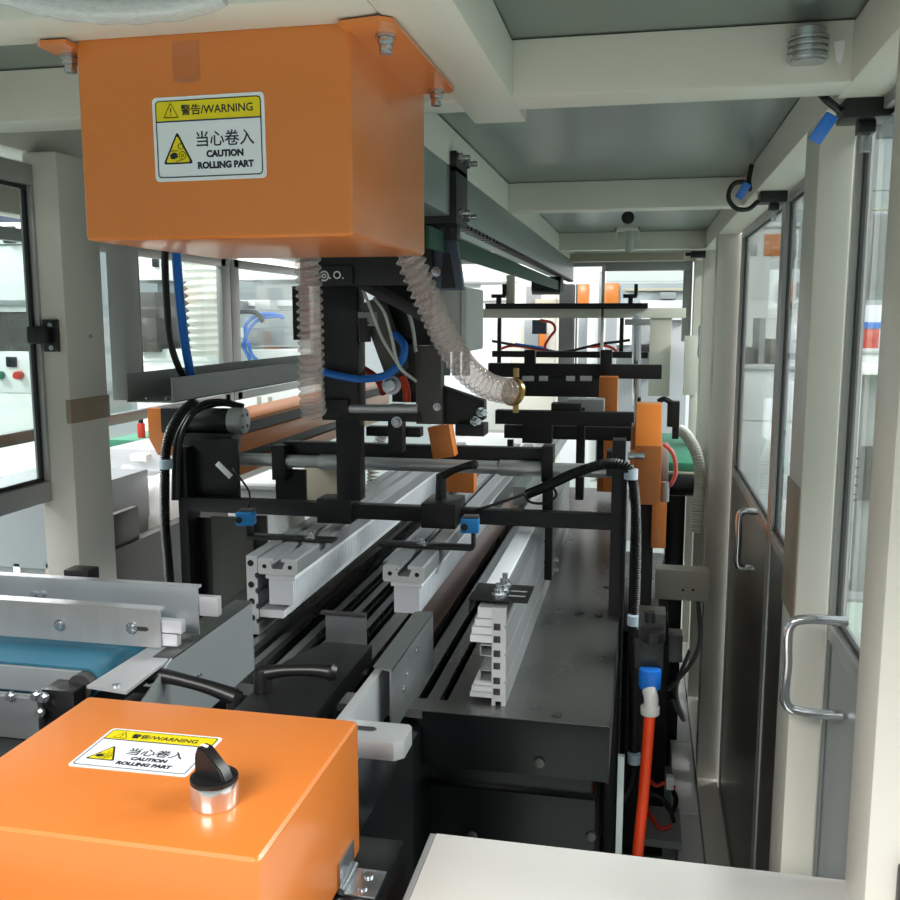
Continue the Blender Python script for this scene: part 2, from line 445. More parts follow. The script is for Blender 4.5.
t = thing('door_sensor', 'small black door sensor at the far end of the right roof beam', 'sensor', (.2, 3.4, 1.76))
build('sensor_body', MB().box(.15, .2, 3.39, 3.43, 1.757, 1.78, .002), BLACKP, t)
build('sensor_tip', MB().cyl((.15, 3.41, 1.77), (.132, 3.41, 1.77), .006), BLACKP, t)

# cable gland plug in the front roof beam and the chipped bracket beside it
t = thing('cable_gland', 'ribbed zinc conduit fitting hanging from the front roof beam', 'fitting', (.145, 1.03, 1.79))
c = ay(808, 46, 1.05)
g = MB()
for i in range(4):
    g.cyl((c.x, 1.05, 1.833 - i * .006), (c.x, 1.05, 1.8285 - i * .006), .0205, seg=28, bv=.0012)
g.cyl((c.x, 1.05, 1.808), (c.x, 1.05, 1.84), .0175)
build('fitting_body', g, ZINC, t)
P = [ay(x, y, 1.0615) for x, y in ((834, 42), (845, 40), (844, 52), (840, 66), (836, 60))]
build('bare_patch', MB().prism([(p.x, p.z) for p in P], 'y', 1.0608, 1.0622), WHITE, fr)
# hanging sensor on the second cross beam
t = thing('hanging_sensor', 'pair of pale hanging tabs with a clear cylinder below the second roof beam', 'sensor', (-.02, 2.6, 1.7))
c = ay(628, 218, 2.6)
build('tab', MB().box(c.x - .032, c.x - .028, 2.585, 2.62, c.z - .055, 1.79), CREAM, t)
build('tab', MB().box(c.x + .028, c.x + .032, 2.585, 2.62, c.z - .055, 1.79), CREAM, t)
build('knob', MB().cyl((c.x, 2.585, c.z - .0), (c.x, 2.61, c.z - .0), .017, bv=.003), BLACKP, t)
build('clear_cup', MB().cyl((c.x + .006, 2.6, c.z - .09), (c.x + .006, 2.6, c.z - .025), .01, .014), CYL, t)
build('cross_bar', MB().box(c.x - .032, c.x + .032, 2.585, 2.62, 1.782, 1.79), CREAM, t)
# plastic-wrapped hose lying on the front beam
solo('wrapped_hose', MB().hose([ay(-8, -12, .69), ay(25, -2, .69), ay(60, 6, .69), ay(110, 11, .69), ay(155, 9, .69), ay(195, 3, .69), ay(222, -8, .69)], .0098, .0005, .03), FILM,
     'white plastic wrapped hose hanging in front of the beam over the upper orange cover', 'hose')
# ================================================================== ORANGE GUARD COVERS
def rrect(x0, x1, y0, y1, r, n=6):
    P = []
    for cx, cy, a in ((x1 - r, y1 - r, 0), (x0 + r, y1 - r, PI / 2), (x0 + r, y0 + r, PI), (x1 - r, y0 + r, 3 * PI / 2)):
        for i in range(n + 1):
            t = a + PI / 2 * i / n
            P.append((cx + r * math.cos(t), cy + r * math.sin(t)))
    return P
def annulus(mb, outer, inner, z0, z1, mtx):
    b = bmesh.new(); n = len(outer)
    A = [b.verts.new((p[0], p[1], z1)) for p in outer]; B = [b.verts.new((p[0], p[1], z1)) for p in inner]
    for i in range(n): b.faces.new((A[i], A[(i + 1) % n], B[(i + 1) % n], B[i]))
    bmesh.ops.solidify(b, geom=b.faces[:], thickness=z1 - z0)
    return mb.merge(b, mtx)
def flat(mb, poly, z0, z1, mtx):
    b = bmesh.new()
    A = [b.verts.new((p[0], p[1], z0)) for p in poly]; B = [b.verts.new((p[0], p[1], z1)) for p in poly]
    n = len(poly); b.faces.new(A[::-1]); b.faces.new(B)
    for i in range(n): b.faces.new((A[i], A[(i + 1) % n], B[(i + 1) % n], B[i]))
    return mb.merge(b, mtx)
def round_tri(cx, cy, w, h, r, n=5):
    pts = [(cx - w / 2, cy), (cx + w / 2, cy), (cx, cy + h)]; out = []
    for i in range(3):
        p = Vector(pts[i]); a = Vector(pts[i - 1]); b = Vector(pts[(i + 1) % 3])
        da = (a - p).normalized(); db = (b - p).normalized()
        for k in range(n + 1):
            t = k / n
            q = (p + da * r) * (1 - t) ** 2 + p * 2 * t * (1 - t) + (p + db * r) * t ** 2
            out.append((q.x, q.y))
    return out
def sticker(parent, mtx, W=0.104, H=0.071):
    """warning label, local u right / v up / w out of the surface"""
    T = lambda x, y, w: mtx @ Matrix.Translation((x, y, w))
    s = MB(); flat(s, rrect(0, W, 0, H, .004), 0, .0006, mtx); st = build('warning_sticker', s, STW, parent)
    y0 = H * .71
    h = MB()
    hd = [p for p in rrect(.0035, W - .0035, y0 - .01, H - .0035, .003) if p[1] >= y0 - .001]
    hd = [(p[0], p[1]) for p in hd if p[1] > y0]
    hd = [q for q in hd] + [(.0035, y0), (W - .0035, y0)]
    flat(h, hd, .0006, .0008, mtx); build('yellow_header', h, STY, st)
    b = MB(); annulus(b, rrect(.003, W - .003, .003, H - .003, .0035), rrect(.0038, W - .0038, .0038, H - .0038, .003), .0008, .001, mtx)
    flat(b, [(.0034, y0 - .0006), (W - .0034, y0 - .0006), (W - .0034, y0 + .0006), (.0034, y0 + .0006)], .0008, .001, mtx)
    build('border_line', b, STB, st)
    t = MB()
    annulus(t, round_tri(.0175, y0 + .0030, .0145, .0130, .0012), round_tri(.0175, y0 + .0038, .0125, .0110, .0008), .0008, .001, mtx)
    t.text('!', .0095, T(.0175, y0 + .005, .0009))
    build('alert_symbol', t, STK, st)
    m = MB(); m.text('\u8b66\u544a/WARNING', .0094, T(.0605, y0 + .0056, .0009), bold=.00012)
    m.text('\u5f53\u5fc3\u5377\u5165', .0138, T(.0665, .0295, .0007), bold=.00015)
    m.text('CAUTION', .0076, T(.0665, .0195, .0007), bold=.00042)
    m.text('ROLLING PART', .0076, T(.0665, .0100, .0007), bold=.00042)
    build('lettering', m, STK, st)
    k = MB(); flat(k, round_tri(.0225, .0145, .0285, .0275, .003), .0006, .0008, mtx); build('triangle_edge', k, STK, st)
    k = MB(); flat(k, round_tri(.0225, .0160, .0232, .0226, .0022), .0008, .001, mtx); build('triangle_field', k, STY, st)
    g = MB()                                                        # hand drawn between two rollers
    def disc(cx, cy, R, w=.0006):
        n = 22
        o = [(cx + R * math.cos(2 * PI * i / n), cy + R * math.sin(2 * PI * i / n)) for i in range(n)]
        q = [(cx + (R - w) * math.cos(2 * PI * i / n), cy + (R - w) * math.sin(2 * PI * i / n)) for i in range(n)]
        annulus(g, o, q, .001, .0012, mtx)
    disc(.0268, .0215, .0036); disc(.0268, .0215, .0014); disc(.0255, .0292, .0026)
    flat(g, [(.0152, .0225), (.0178, .0243), (.0205, .0242), (.0225, .0228), (.0216, .0216), (.0232, .0212), (.0222, .0203), (.0212, .0195), (.0188, .0186), (.0155, .0192)], .001, .0012, mtx)
    flat(g, [(.0150, .0254), (.0232, .0254), (.0232, .026), (.0155, .026)], .001, .0012, mtx)
    flat(g, [(.0205, .0166), (.0262, .0172), (.0262, .0177), (.0205, .0171)], .001, .0012, mtx)
    build('rolling_hand_symbol', g, STK, st)
    return st

ug = thing('guard_cover', 'upper orange guard box with a warning sticker bolted under the cream roof beam', 'cover', (-.37, .91, 1.619))
b = MB().box(-.498, -.2455, .775, 1.045, 1.619, 1.797, .0055, seg=3)
build('cover_shell', b, ORANGE, ug)
build('mounting_flange', MB().prism([(-.25, .758), (-.215, .752), (-.204, .76), (-.2015, .99), (-.206, 1.0), (-.25, 1.003)], 'z', 1.7845, 1.788), ORANGE, ug)
build('mounting_flange', MB().prism([(-.496, .758), (-.52, .757), (-.526, .763), (-.526, 1.0), (-.496, 1.003)], 'z', 1.7845, 1.788), ORANGE, ug)
for p in ((-.219, .79), (-.219, .985), (-.513, .79)):
    q = MB().cyl((p[0], p[1], 1.7845), (p[0], p[1], 1.7815), .0085, seg=24).cyl((p[0], p[1], 1.7815), (p[0], p[1], 1.776), .0068, seg=24, bv=.001).cyl((p[0], p[1], 1.776), (p[0], p[1], 1.7685), .0055, seg=20, bv=.001)
    build('bolt', q, ZINC, ug)
# local u = +x, v = +z, w = -y
ms = Matrix(((1, 0, 0), (0, 0, -1), (0, 1, 0))).to_4x4(); ms.translation = (-.4255, .775, 1.6685)
sticker(ug, ms @ Matrix.Rotation(0.008, 4, 'Z'))
build('clear_tape', MB().box(-.405, -.380, .7742, .775, 1.752, 1.785).box(-.400, -.384, .774, .7745, 1.7505, 1.7535), glassy('clear_tape', (253, 251, 250), 1.5, .1, body=(230, 190, 160), body_f=.05), ug)

lg = thing('guard_cover', 'lower orange guard box with a black selector knob in the front left corner', 'cover', (-.44, .71, 1.0))
b = MB().box(-.558, -.2635, .586, .829, 1.022, 1.16, .006, seg=3)
build('cover_shell', b, ORANGE, lg)
TL, TR, BL = Vector((-.489, .7625, 1.16)), Vector((-.377, .7645, 1.16)), Vector((-.487, .6865, 1.16))
u = (TR - TL).normalized(); n = Vector((0, 0, 1)); v = n.cross(u)
ml = Matrix((u, v, n)).transposed().to_4x4(); ml.translation = BL + n * .0
sticker(lg, ml, .113, .076)
kn = az(215, 799, 1.163)
build('selector_bezel', MB().cyl((kn.x, kn.y, 1.16), (kn.x, kn.y, 1.18), .0195, seg=40, bv=.0015), CHROME, lg)
kb = MB().cyl((kn.x, kn.y, 1.1795), (kn.x, kn.y, 1.1835), .0193, seg=40, bv=.001)
hp = [(-.0165, 0), (.0165, 0), (.0125, .009), (-.005, .0235), (-.0125, .0245), (-.016, .016)]
b2 = bmesh.new()
A = [b2.verts.new((p[0], -.0055, p[1])) for p in hp]; B = [b2.verts.new((p[0], .0055, p[1])) for p in hp]
b2.faces.new(A); b2.faces.new(B[::-1])
for i in range(len(hp)): b2.faces.new((A[i], B[i], B[(i + 1) % len(hp)], A[(i + 1) % len(hp)]))
bmesh.ops.recalc_face_normals(b2, faces=b2.faces)
bmesh.ops.bevel(b2, geom=b2.edges[:], offset=.0012, segments=2, affect='EDGES')
kb.merge(b2, Matrix.Translation((kn.x, kn.y, 1.1825)) @ Matrix.Rotation(-.3, 4, 'Z'))
kk = build('selector_knob', kb, BLACKP, lg)
wm = MB(); wm.box(-.0128, -.006, -.0012, .0012, .0215, .0242, mtx=Matrix.Translation((kn.x, kn.y, 1.1832)) @ Matrix.Rotation(-.3, 4, 'Z'))
build('white_pointer', wm, WHITE, kk)
h = MB().box(-.2635, -.2605, .758, .80, 1.023, 1.052, .0006).box(-.2605, -.228, .758, .80, 1.020, 1.0225, .0006).cyl((-.2605, .757, 1.0245), (-.2605, .801, 1.0245), .0035, seg=14)
hg = build('hinge', h, ZINC, lg)
h = MB()
for p in ((-.243, .769), (-.243, .789)): h.cyl((*p, 1.0225), (*p, 1.0245), .0045, seg=16)
build('hinge_screw', h, ZINC, hg)

# ================================================================== FRONT COVER AND BED
fc = thing('front_cover', 'cream sheet cover with a grey left edge in the bottom right foreground', 'cover', (.03, .6, .96))
build('cover_top', MB().box(-.1975, .262, .30, .88, 1.0, 1.02, .002), WBOX, fc)
build('edge_strip', MB().box(-.2035, -.1975, .30, .879, .985, 1.0195, .001), GREYM, fc)
build('support_rail', MB().box(-.19, .26, .32, .84, .90, 1.0), CREAM, fc)
build('black_latch', MB().box(.224, .25, .786, .80, 1.05, 1.09, .004), BLACKP, fc)

bd = thing('machine_bed', 'black machine bed with a slotted grey steel table top', 'machine', (-.4, 2.0, 0))
build('body', MB().box(-.86, -.06, 1.40, 3.3, .12, .925, .004).box(-1.2, -.225, .40, .86, .2, 1.0199, .003).box(-1.2, -.275, .855, 1.095, .2, 1.0195, .003).box(-.86, -.32, 1.15, 1.41, .5, .925, .004), BODY, bd)
build('recess_panel', MB().box(-.325, -.055, 1.385, 1.401, .45, .80, .001), BODY, bd)
# table top: strips between the slots
YF, YB_ = 1.328, 3.25
slots = [(-.74, -.705), (-.69, -.662), (-.648, -.615), (-.598, -.572), (-.556, -.528), (-.512, -.485), (-.456, -.433), (-.376, -.361), (-.337, -.322), (-.302, -.289)]
tt = MB(); xs = [-.86] + [v for s_ in slots for v in s_] + [-.034]
for i in range(0, len(xs), 2): tt.box(xs[i], xs[i + 1], YF + .045, YB_, .937, .95)
tt.box(-.86, -.034, YF, YF + .0451, .937, .95); tt.box(-.86, -.034, YB_ - .001, YB_ + .05, .937, .95)
build('table_top', tt, STEEL, bd)
build('front_apron', MB().box(-.32, -.034, YF - .001, YF + .003, .862, .949, .0012), BODY, bd)
build('side_apron', MB().box(-.0365, -.034, YF, 2.7, .86, .949, .0005), STEEL, bd)
for p in ((-.112, 1.352, .95), (-.115, 1.86, .95), (-.075, 1.85, .95), (-.065, 2.06, .95)):
    build('bolt', MB().cyl(p, Vector(p) + Vector((0, 0, .003)), .0085, seg=24, bv=.001), STEELD, bd)
for p in ((-.137, 1.327, .884), (-.06, 1.385, .74), (-.25, 1.385, .72)):
    build('bolt', MB().cyl(p, Vector(p) - Vector((0, .004, 0)), .008, seg=20, bv=.001), STEELD, bd)
build('bolt', MB().cyl((-.305, 1.05, 1.02), (-.305, 1.05, 1.023), .0085, seg=24, bv=.001), STEELD, bd)

# guide strip between the slots, a reddish reflection painted into its colour
solo('table_strip', MB().box(-.432, -.377, 1.47, 3.2, .9505, .957, .001), RED_SHEEN, 'long steel strip with a painted reddish reflection on the table between two slots', 'strip')

# ================================================================== RAILS WITH COMBS
def rail_poly(x, z, w=.078, h=.031):
    c = x + w / 2; r = .003
    return [(x + r, z), (x + w - r, z), (x + w, z + r), (x + w, z + h - r), (x + w - r, z + h), (c + .008, z + h), (c + .008, z + h - .006), (c + .0155, z + h - .006),
            (c + .010, z + h - .02), (c - .010, z + h - .02), (c - .0155, z + h - .006), (c - .008, z + h - .006), (c - .008, z + h), (x + r, z + h), (x, z + h - r), (x, z + r)]
def comb(x0, x1, y0, y1, z0, z1, p=.011, d=.0022):
    L_, R_ = [], []; n = int((y1 - y0) / p)
    for i in range(n):
        y = y0 + i * p
        L_ += [(x0, y), (x0, y + p * .6), (x0 + d, y + p * .75), (x0 + d, y + p * .92)]
        R_ += [(x1, y), (x1, y + p * .6), (x1 - d, y + p * .75), (x1 - d, y + p * .92)]
    return MB().prism(L_ + R_[::-1], 'z', z0, z1)
def hold_rail(x, label):
    t = thing('hold_down_rail', label, 'rail', (x + .039, 1.6, 1.0), 'aluminium hold down rails with white combs')
    z = 1.071
    build('profile', MB().prism(rail_poly(x, z), 'y', 1.60, 3.3), PROF, t)
    build('cut_end', MB().prism(rail_poly(x, z), 'y', 1.5990, 1.5999), CUT, t)
    b = MB()
    for dx in (.0135, .0645): b.cyl((x + dx, 1.602, z + .0155), (x + dx, 1.5984, z + .0155), .0042, seg=16)
    build('screw_bore', b, BLACKP, t)
    build('comb_strip', comb(x + .020, x + .068, 1.603, 3.2, 1.012, z), COMBW, t)
    build('comb_flange', MB().box(x + .014, x + .073, 1.602, 3.2, z - .009, z, .001), WPLAS, t)
    return t
hold_rail(-.703, 'left aluminium hold down rail with white comb and a blue sensor at its corner')
hold_rail(-.458, 'middle aluminium hold down rail with white comb, next to the bent steel guide')

ve = thing('edge_profile', 'upright aluminium profile with white comb at the bottom, left of the left rail', 'profile', (-.715, 1.6, .95))
pz = [(-.728, .98), (-.706, .98)]
zz = [.98, .995, 1.001, 1.013, 1.02, 1.035, 1.043, 1.055, 1.062, 1.078, 1.084, 1.107]
poly = [(-.728, .95), (-.706, .95)]
for i, z in enumerate((.97, 1.0, 1.03, 1.06)):
    poly += [(-.706, z), (-.711, z + .002), (-.711, z + .010), (-.706, z + .012)]
poly += [(-.706, 1.104), (-.728, 1.104)]
build('profile', MB().prism(poly, 'y', 1.604, 3.1), PROF, ve)
build('cut_end', MB().prism(poly, 'y', 1.603, 1.6039), CUT, ve)
b = MB()
for z in (.983, 1.015, 1.048, 1.09): b.cyl((-.719, 1.606, z), (-.719, 1.6022, z), .0062, seg=14)
build('screw_bore', b, BLACKP, ve)
build('comb_strip', comb(-.706, -.658, 1.61, 3.0, .983, .998), WPLAS, ve)

# ================================================================== STACKED STOP BAR (right)
sb = thing('stop_bar', 'tall stacked aluminium profile with white brush steps standing on the right table plate', 'profile', (-.21, 1.37, .95))
poly = [(-.218, .95), (-.212, .95), (-.212, .957), (-.203, .957), (-.203, .95), (-.196, .95)]
for z in (.985, 1.03, 1.075): poly += [(-.196, z), (-.199, z + .001), (-.199, z + .005), (-.196, z + .006)]
poly += [(-.196, 1.108), (-.218, 1.108)]
build('profile', MB().prism(poly, 'y', 1.37, 2.62), PROF, sb)
build('cut_end', MB().prism(poly, 'y', 1.3692, 1.3699), CUT, sb)
b = MB()
for z in (.967, .985, 1.009, 1.029, 1.052, 1.072): b.box(-.2155, -.2045, 1.3686, 1.372, z, z + .011, .0008)
build('cell_opening', b, STEELD, sb)
def sq_tube(z):
    q = MB(); a = .0012
    x0, x1, z1 = -.238, -.218, z + .018
    q.box(x0, x1, 1.376, 2.6, z, z + a).box(x0, x1, 1.376, 2.6, z1 - a, z1).box(x0, x0 + a, 1.376, 2.6, z, z1).box(x1 - a, x1, 1.376, 2.6, z, z1)
    q.box(x0 + .001, x1 - .001, 1.46, 1.48, z + .001, z1 - .001)
    return build('square_tube', q, ALUM, sb)
sq_tube(1.027); sq_tube(.986)
for z0, zs in ((1.048, (.012, .012, .012, .018)), (.958, (.008, .009, .009))):
    q = MB(); z = z0; w = (.036, .034, .030, .026)
    for i, dz in enumerate(zs):
        c2 = comb(-.218 - w[i], -.216, 1.378 + .004 * i, 2.55, z, z + dz - .0012, p=.009, d=.003)
        me = bpy.data.meshes.new('t'); c2.bm.to_mesh(me); c2.bm.free(); q.bm.from_mesh(me); bpy.data.meshes.remove(me)
        z += dz
    build('brush_steps', q, WPLAS, sb)
br = MB()
br.box(-.258, -.165, 1.385, 1.475, 1.1125, 1.1155, .0006).box(-.258, -.2555, 1.385, 1.475, 1.092, 1.113, .0005)
bb = build('bracket', br, BLACK, sb)
s_ = MB()
for y in (1.412, 1.438): s_.box(-.198, -.172, y - .003, y + .003, 1.1152, 1.1158)
build('bracket_slot', s_, GREYM, bb)
for p in ((-.215, 1.412), (-.212, 1.438), (-.213, 1.47)):
    q = MB().cyl((*p, 1.1155), (*p, 1.118), .011, seg=22).cyl((*p, 1.118), (*p, 1.125), .008, seg=6).cyl((*p, 1.125), (*p, 1.135), .0045, seg=14)
    build('bolt', q, ZINC, sb)
build('cap_plate', MB().box(-.247, -.2165, 1.48, 2.5, 1.106, 1.112, .001), WPLAS, sb)

# ================================================================== GUIDES, STOP SHEET, LEVERS
gl = thing('guide_plate', 'left bent steel guide plate at the discharge end of the blue belt', 'guide', (-.62, 1.2, .95))
build('face_sheet', MB().prism([(.98, 1.0), (.98, 1.06), (1.09, 1.1), (1.35, 1.1), (1.35, .985), (1.05, .985)], 'x', -.608, -.605), GALVP, gl)
build('top_flange', MB().box(-.634, -.605, 1.09, 1.35, 1.0975, 1.1003, .0005), STEEL, gl)
build('end_tab', MB().box(-.622, -.605, 1.349, 1.352, .985, 1.04), GALVP, gl)
build('bolt', MB().bolt((-.605, 1.16, 1.05), (1, 0, 0), .003, .004), ZINC, gl)
gr = thing('guide_plate', 'right bent steel guide plate with three screws beside the table plate', 'guide', (-.32, 1.23, .95))
build('face_sheet', MB().box(-.3105, -.3075, 1.11, 1.354, 1.01, 1.1, .0006), GSHEET, gr)
build('top_flange', MB().prism([(-.3075, 1.109), (-.334, 1.118), (-.336, 1.345), (-.331, 1.352), (-.3075, 1.354)], 'z', 1.0975, 1.1005), GSHEET, gr)
for p in ((1.17, 1.05), (1.19, 1.064), (1.245, 1.078)):
    build('screw', MB().cyl((-.3075, *p), (-.3058, *p), .0052, seg=18, bv=.0006), ZINC, gr)
eb = thing('guide_bar', 'flat aluminium bar running from the right guide towards the lower orange cover', 'guide', (-.33, 1.05, .95))
build('bar', MB().box(-.336, -.3245, .85, 1.20, 1.0205, 1.092, .001), ALUM, eb)
build('clamp_block', MB().prism([(-.3245, .955), (-.263, .955), (-.253, .965), (-.253, 1.0), (-.258, 1.006), (-.3245, 1.006)], 'z', 1.055, 1.077, .0008), ALUM, eb)
build('slot', MB().prism([(-.318, .978), (-.295, .978), (-.291, .983), (-.295, .988), (-.318, .988)], 'z', 1.0775, 1.0784), STEELD, eb)

ss = thing('stop_sheet', 'dark bent stop sheet standing between the two rails above the slots', 'bracket', (-.48, 1.45, .95))
q0 = ay(346, 614, 1.45)
build('face_sheet', MB().box(q0.x - .036, q0.x + .036, 1.448, 1.451, .951, q0.z, .0006), GSHEET, ss)
build('top_lip', MB().box(q0.x - .042, q0.x + .036, 1.438, 1.452, q0.z, q0.z + .004, .0006), STEELD, ss)
sl = thing('sloping_slab', 'flat dark slab in front of the stop sheet', 'plate', (-.44, 1.17, 1.0))
build('slab', MB().prism([(-.495, 1.02), (-.39, 1.02), (-.39, 1.30), (-.463, 1.30), (-.495, 1.21)], 'z', 1.035, 1.06, .001), BLACK, sl)
build('support', MB().cyl((-.43, 1.1, .925), (-.43, 1.1, 1.036), .03, seg=28).cyl((-.44, 1.24, .925), (-.44, 1.24, 1.036), .012), BLACK, sl)

def lever(label, hub, tip, z0, k=1.0):
    hub = Vector(hub); tip = Vector(tip)
    t = thing('clamp_lever', label, 'lever', (hub.x, hub.y, z0), 'black adjustable clamp levers')
    build('hub', MB().cyl((hub.x, hub.y, z0), (hub.x, hub.y, hub.z + .006), .0125, .0105, seg=20, bv=.001).cyl((hub.x, hub.y, hub.z + .006), (hub.x, hub.y, hub.z + .0085), .006, seg=6), BLACKP, t)
    d = (tip - hub).normalized()
    P = spline([hub, hub.lerp(tip, .3) + Vector((0, 0, .004)), hub.lerp(tip, .7) + Vector((0, 0, .004)), tip], 8); n = len(P)
    build('arm', MB().tube(P, .01, 14, raw=True, rad=lambda i, a: k * (.0095 - .0025 * math.sin(PI * min(1, i / n * 1.1))) * (1.15 if i == n - 3 else .75 if i == n - 1 else .95 if i == n - 2 else 1)), BLACKP, t)
    return t
lever('black clamp lever pointing left beside the left guide plate', (-.512, 1.08, 1.058), (-.632, 1.065, 1.087), 1.02, 1.25)
lever('black clamp lever lying over the sloping slab', (-.482, 1.10, 1.085), (-.385, 1.12, 1.086), 1.06, 1.15)

# ================================================================== INFEED CONVEYOR
cv = thing('belt_conveyor', 'blue belt infeed conveyor entering from the left', 'conveyor', (-1.0, 1.1, .5))
xe = -.678
prof = [(-1.6, 1.1)] + [(xe - .02 + .02 * math.sin(a), 1.08 + .02 * math.cos(a)) for a in [PI * i / 12 for i in range(13)]] + [(-1.6, 1.06)]
inner = [(-1.6, 1.097)] + [(xe - .02 + .017 * math.sin(a), 1.08 + .017 * math.cos(a)) for a in [PI * i / 12 for i in range(13)]] + [(-1.6, 1.063)]
build('belt', MB().prism(prof + inner[::-1], 'y', 1.035, 1.225), BELTB, cv)
build('roller', MB().cyl((xe - .02, 1.02, 1.08), (xe - .02, 1.23, 1.08), .0168, seg=28), STEELD, cv)
build('bearing_block', MB().box(-.735, -.69, .995, 1.03, 1.045, 1.085, .002), BLACKP, cv)
build('side_plate', MB().box(-1.5, -.735, .985, 1.0, 1.02, 1.075, .001), GSHEET, cv)
build('bed_plate', MB().box(-1.6, -.70, 1.03, 1.23, 1.064, 1.096), GALVP, cv)
for px, py in ((12, 696), (37, 695), (45, 697), (41, 712)):
    c = ay(px, py, .985); build('bolt', MB().cyl((c.x, .985, c.z), (c.x, .976, c.z), .0045, seg=6).cyl((c.x, .985, c.z), (c.x, .981, c.z), .0065, seg=18), ZINC, cv)
build('end_plate', MB().prism([(-.664, .985), (-.606, .978), (-.612, 1.13), (-.66, 1.13)], 'z', 1.0955, 1.0992), ALUM, cv)
build('end_plate_screw', MB().cyl((-.628, .992, 1.0992), (-.628, .992, 1.101), .005, seg=16), ZINC, cv)
build('leg', MB().box(-1.5, -1.46, 1.0, 1.04, 0, 1.02), ALU, cv)
build('leg', MB().box(-1.5, -1.46, 1.2, 1.24, 0, 1.064), ALU, cv)
build('cross_rail', MB().box(-.95, -.70, 1.0, 1.2, 1.02, 1.058), BLACK, cv)

g1 = thing('side_guide', 'nearer aluminium side guide over the blue belt with two screws', 'guide', (-.8, 1.1, 1.1), 'aluminium side guides over the blue belt')
build('face_plate', MB().prism([(-1.5, 1.110), (-.627, 1.110), (-.625, 1.112), (-.625, 1.158), (-.629, 1.162), (-1.5, 1.162)], 'y', 1.098, 1.101), ALU, g1)
build('top_flange', MB().box(-1.5, -.628, 1.101, 1.118, 1.159, 1.162), ALUM, g1)
build('inner_profile', MB().box(-1.5, -.603, 1.1015, 1.113, 1.112, 1.129, .001).box(-1.5, -.596, 1.1015, 1.113, 1.1305, 1.148, .001), ALUM, g1)
for p in ((-.776, 1.132), (-.667, 1.135)):
    build('screw', MB().cyl((p[0], 1.098, p[1]), (p[0], 1.0965, p[1]), .0085, seg=22).cyl((p[0], 1.0965, p[1]), (p[0], 1.0935, p[1]), .0052, seg=18, bv=.001), ZINC, g1)
build('slot', MB().prism([(-.667, 1.132), (-.645, 1.132), (-.642, 1.135), (-.645, 1.138), (-.667, 1.138)], 'y', 1.0972, 1.0981), STEELD, g1)
g2 = thing('side_guide', 'farther aluminium side guide over the blue belt, behind the other guide', 'guide', (-.8, 1.17, 1.1), 'aluminium side guides over the blue belt')
build('face_plate', MB().box(-1.5, -.606, 1.17, 1.173, 1.105, 1.1745, .0006), GALVP, g2)
build('top_flange', MB().box(-1.5, -.608, 1.173, 1.186, 1.171, 1.1745), ALUM, g2)
build('inner_profile', MB().box(-1.5, -.578, 1.1735, 1.186, 1.132, 1.160, .001), ALUM, g2)
for p in ((-.866, 1.148), (-.853, 1.148)):
    build('screw', MB().cyl((p[0], 1.17, p[1]), (p[0], 1.1645, p[1]), .0052, seg=18, bv=.001), ZINC, g2)
solo('clamp_pad', MB().box(-.83, -.79, 1.19, 1.22, 1.15, 1.182, .002), BLACKP, 'small black clamp block behind the farther side guide', 'clamp')
# ================================================================== CROSS BAR STATION
YC = 1.85
cb = thing('cross_bar_frame', 'black cross bar frame spanning the table between the left and right black posts', 'frame', (-.5, YC, 0))
def bx_px(n, x0, y0, x1, y1, Y, d, m, parent, bv=.0015):
    """block whose front face fills the given stretch at depth Y and which is d deep"""
    a = ay(x0, y1, Y); b = ay(x1, y0, Y)
    return build(n, MB().box(a.x, b.x, Y, Y + d, a.z, b.z, bv), m, parent)
zc = ay(400, 513, YC).z
build('cross_bar', MB().box(-.985, -.03, YC, YC + .03, zc - .017, zc + .014, .0015), BLACK, cb)
pr_ = MB().box(-.056, -.030, YC + .001, YC + .05, .3, 1.31, .0015)
build('right_post', pr_, BLACK, cb)
build('post_flange', MB().box(-.030, -.026, YC - .02, YC + .06, .45, 1.25, .0008), BODY, cb)
l = ay(178, 500, YC).x
build('left_post', MB().box(l, l + .022, YC + .001, YC + .06, .3, 1.27, .001), BLACK, cb)
bx_px('left_plate', 186, 440, 237, 508, YC + .035, .012, BLACK, cb)
bx_px('left_leg', 214, 518, 251, 610, YC + .03, .01, DARKG, cb)
bx_px('rear_panel', 250, 516, 266, 562, YC + .07, .01, DARKG, cb)
bx_px('left_backplate', 190, 518, 216, 612, YC + .05, .01, BLACKP, cb)
bx_px('clamp_block', 317, 500, 350, 523, YC - .012, .06, BLACK, cb)
bx_px('clamp_block', 421, 505, 455, 528, YC - .06, .11, BLACK, cb)
a = ay(318, 540, YC - .09)
# shaft line behind the cross bar
YS = 1.96
sh = thing('guide_shaft', 'polished round shaft in black clamps behind the black cross bar', 'shaft', (-.5, YS, 1.1))
zs = ay(420, 465, YS).z
build('shaft', MB().cyl((ay(222, 460, YS).x, YS, zs), (ay(634, 460, YS).x, YS, zs), .0145, seg=28), SHAFT, sh)
for x0, x1 in ((320, 362), (500, 541)):
    build('collar', MB().cyl((ay(x0, 460, YS).x, YS, zs), (ay(x1, 460, YS).x, YS, zs), .0172, seg=28, bv=.001), SHAFT, sh)
for x0, x1, y0, y1 in ((272, 284, 446, 480), (541, 553, 447, 482), (606, 624, 452, 476)):
    bx_px('shaft_clamp', x0, y0, x1, y1, YS - .02, .05, BLACK, sh)
bx_px('clamp_strip', 284, 449, 545, 459, YS + .014, .03, BLACK, sh)
bx_px('hanger_plate', 276, 470, 305, 506, YS + .02, .012, BLACK, sh)
bx_px('hanger_plate', 337, 440, 356, 506, YS + .05, .03, BLACK, sh)
bx_px('hanger_arm', 541, 478, 553, 580, YS - .02, .018, BLACK, sh)
h = MB(); c = ay(553, 560, YS - .01)
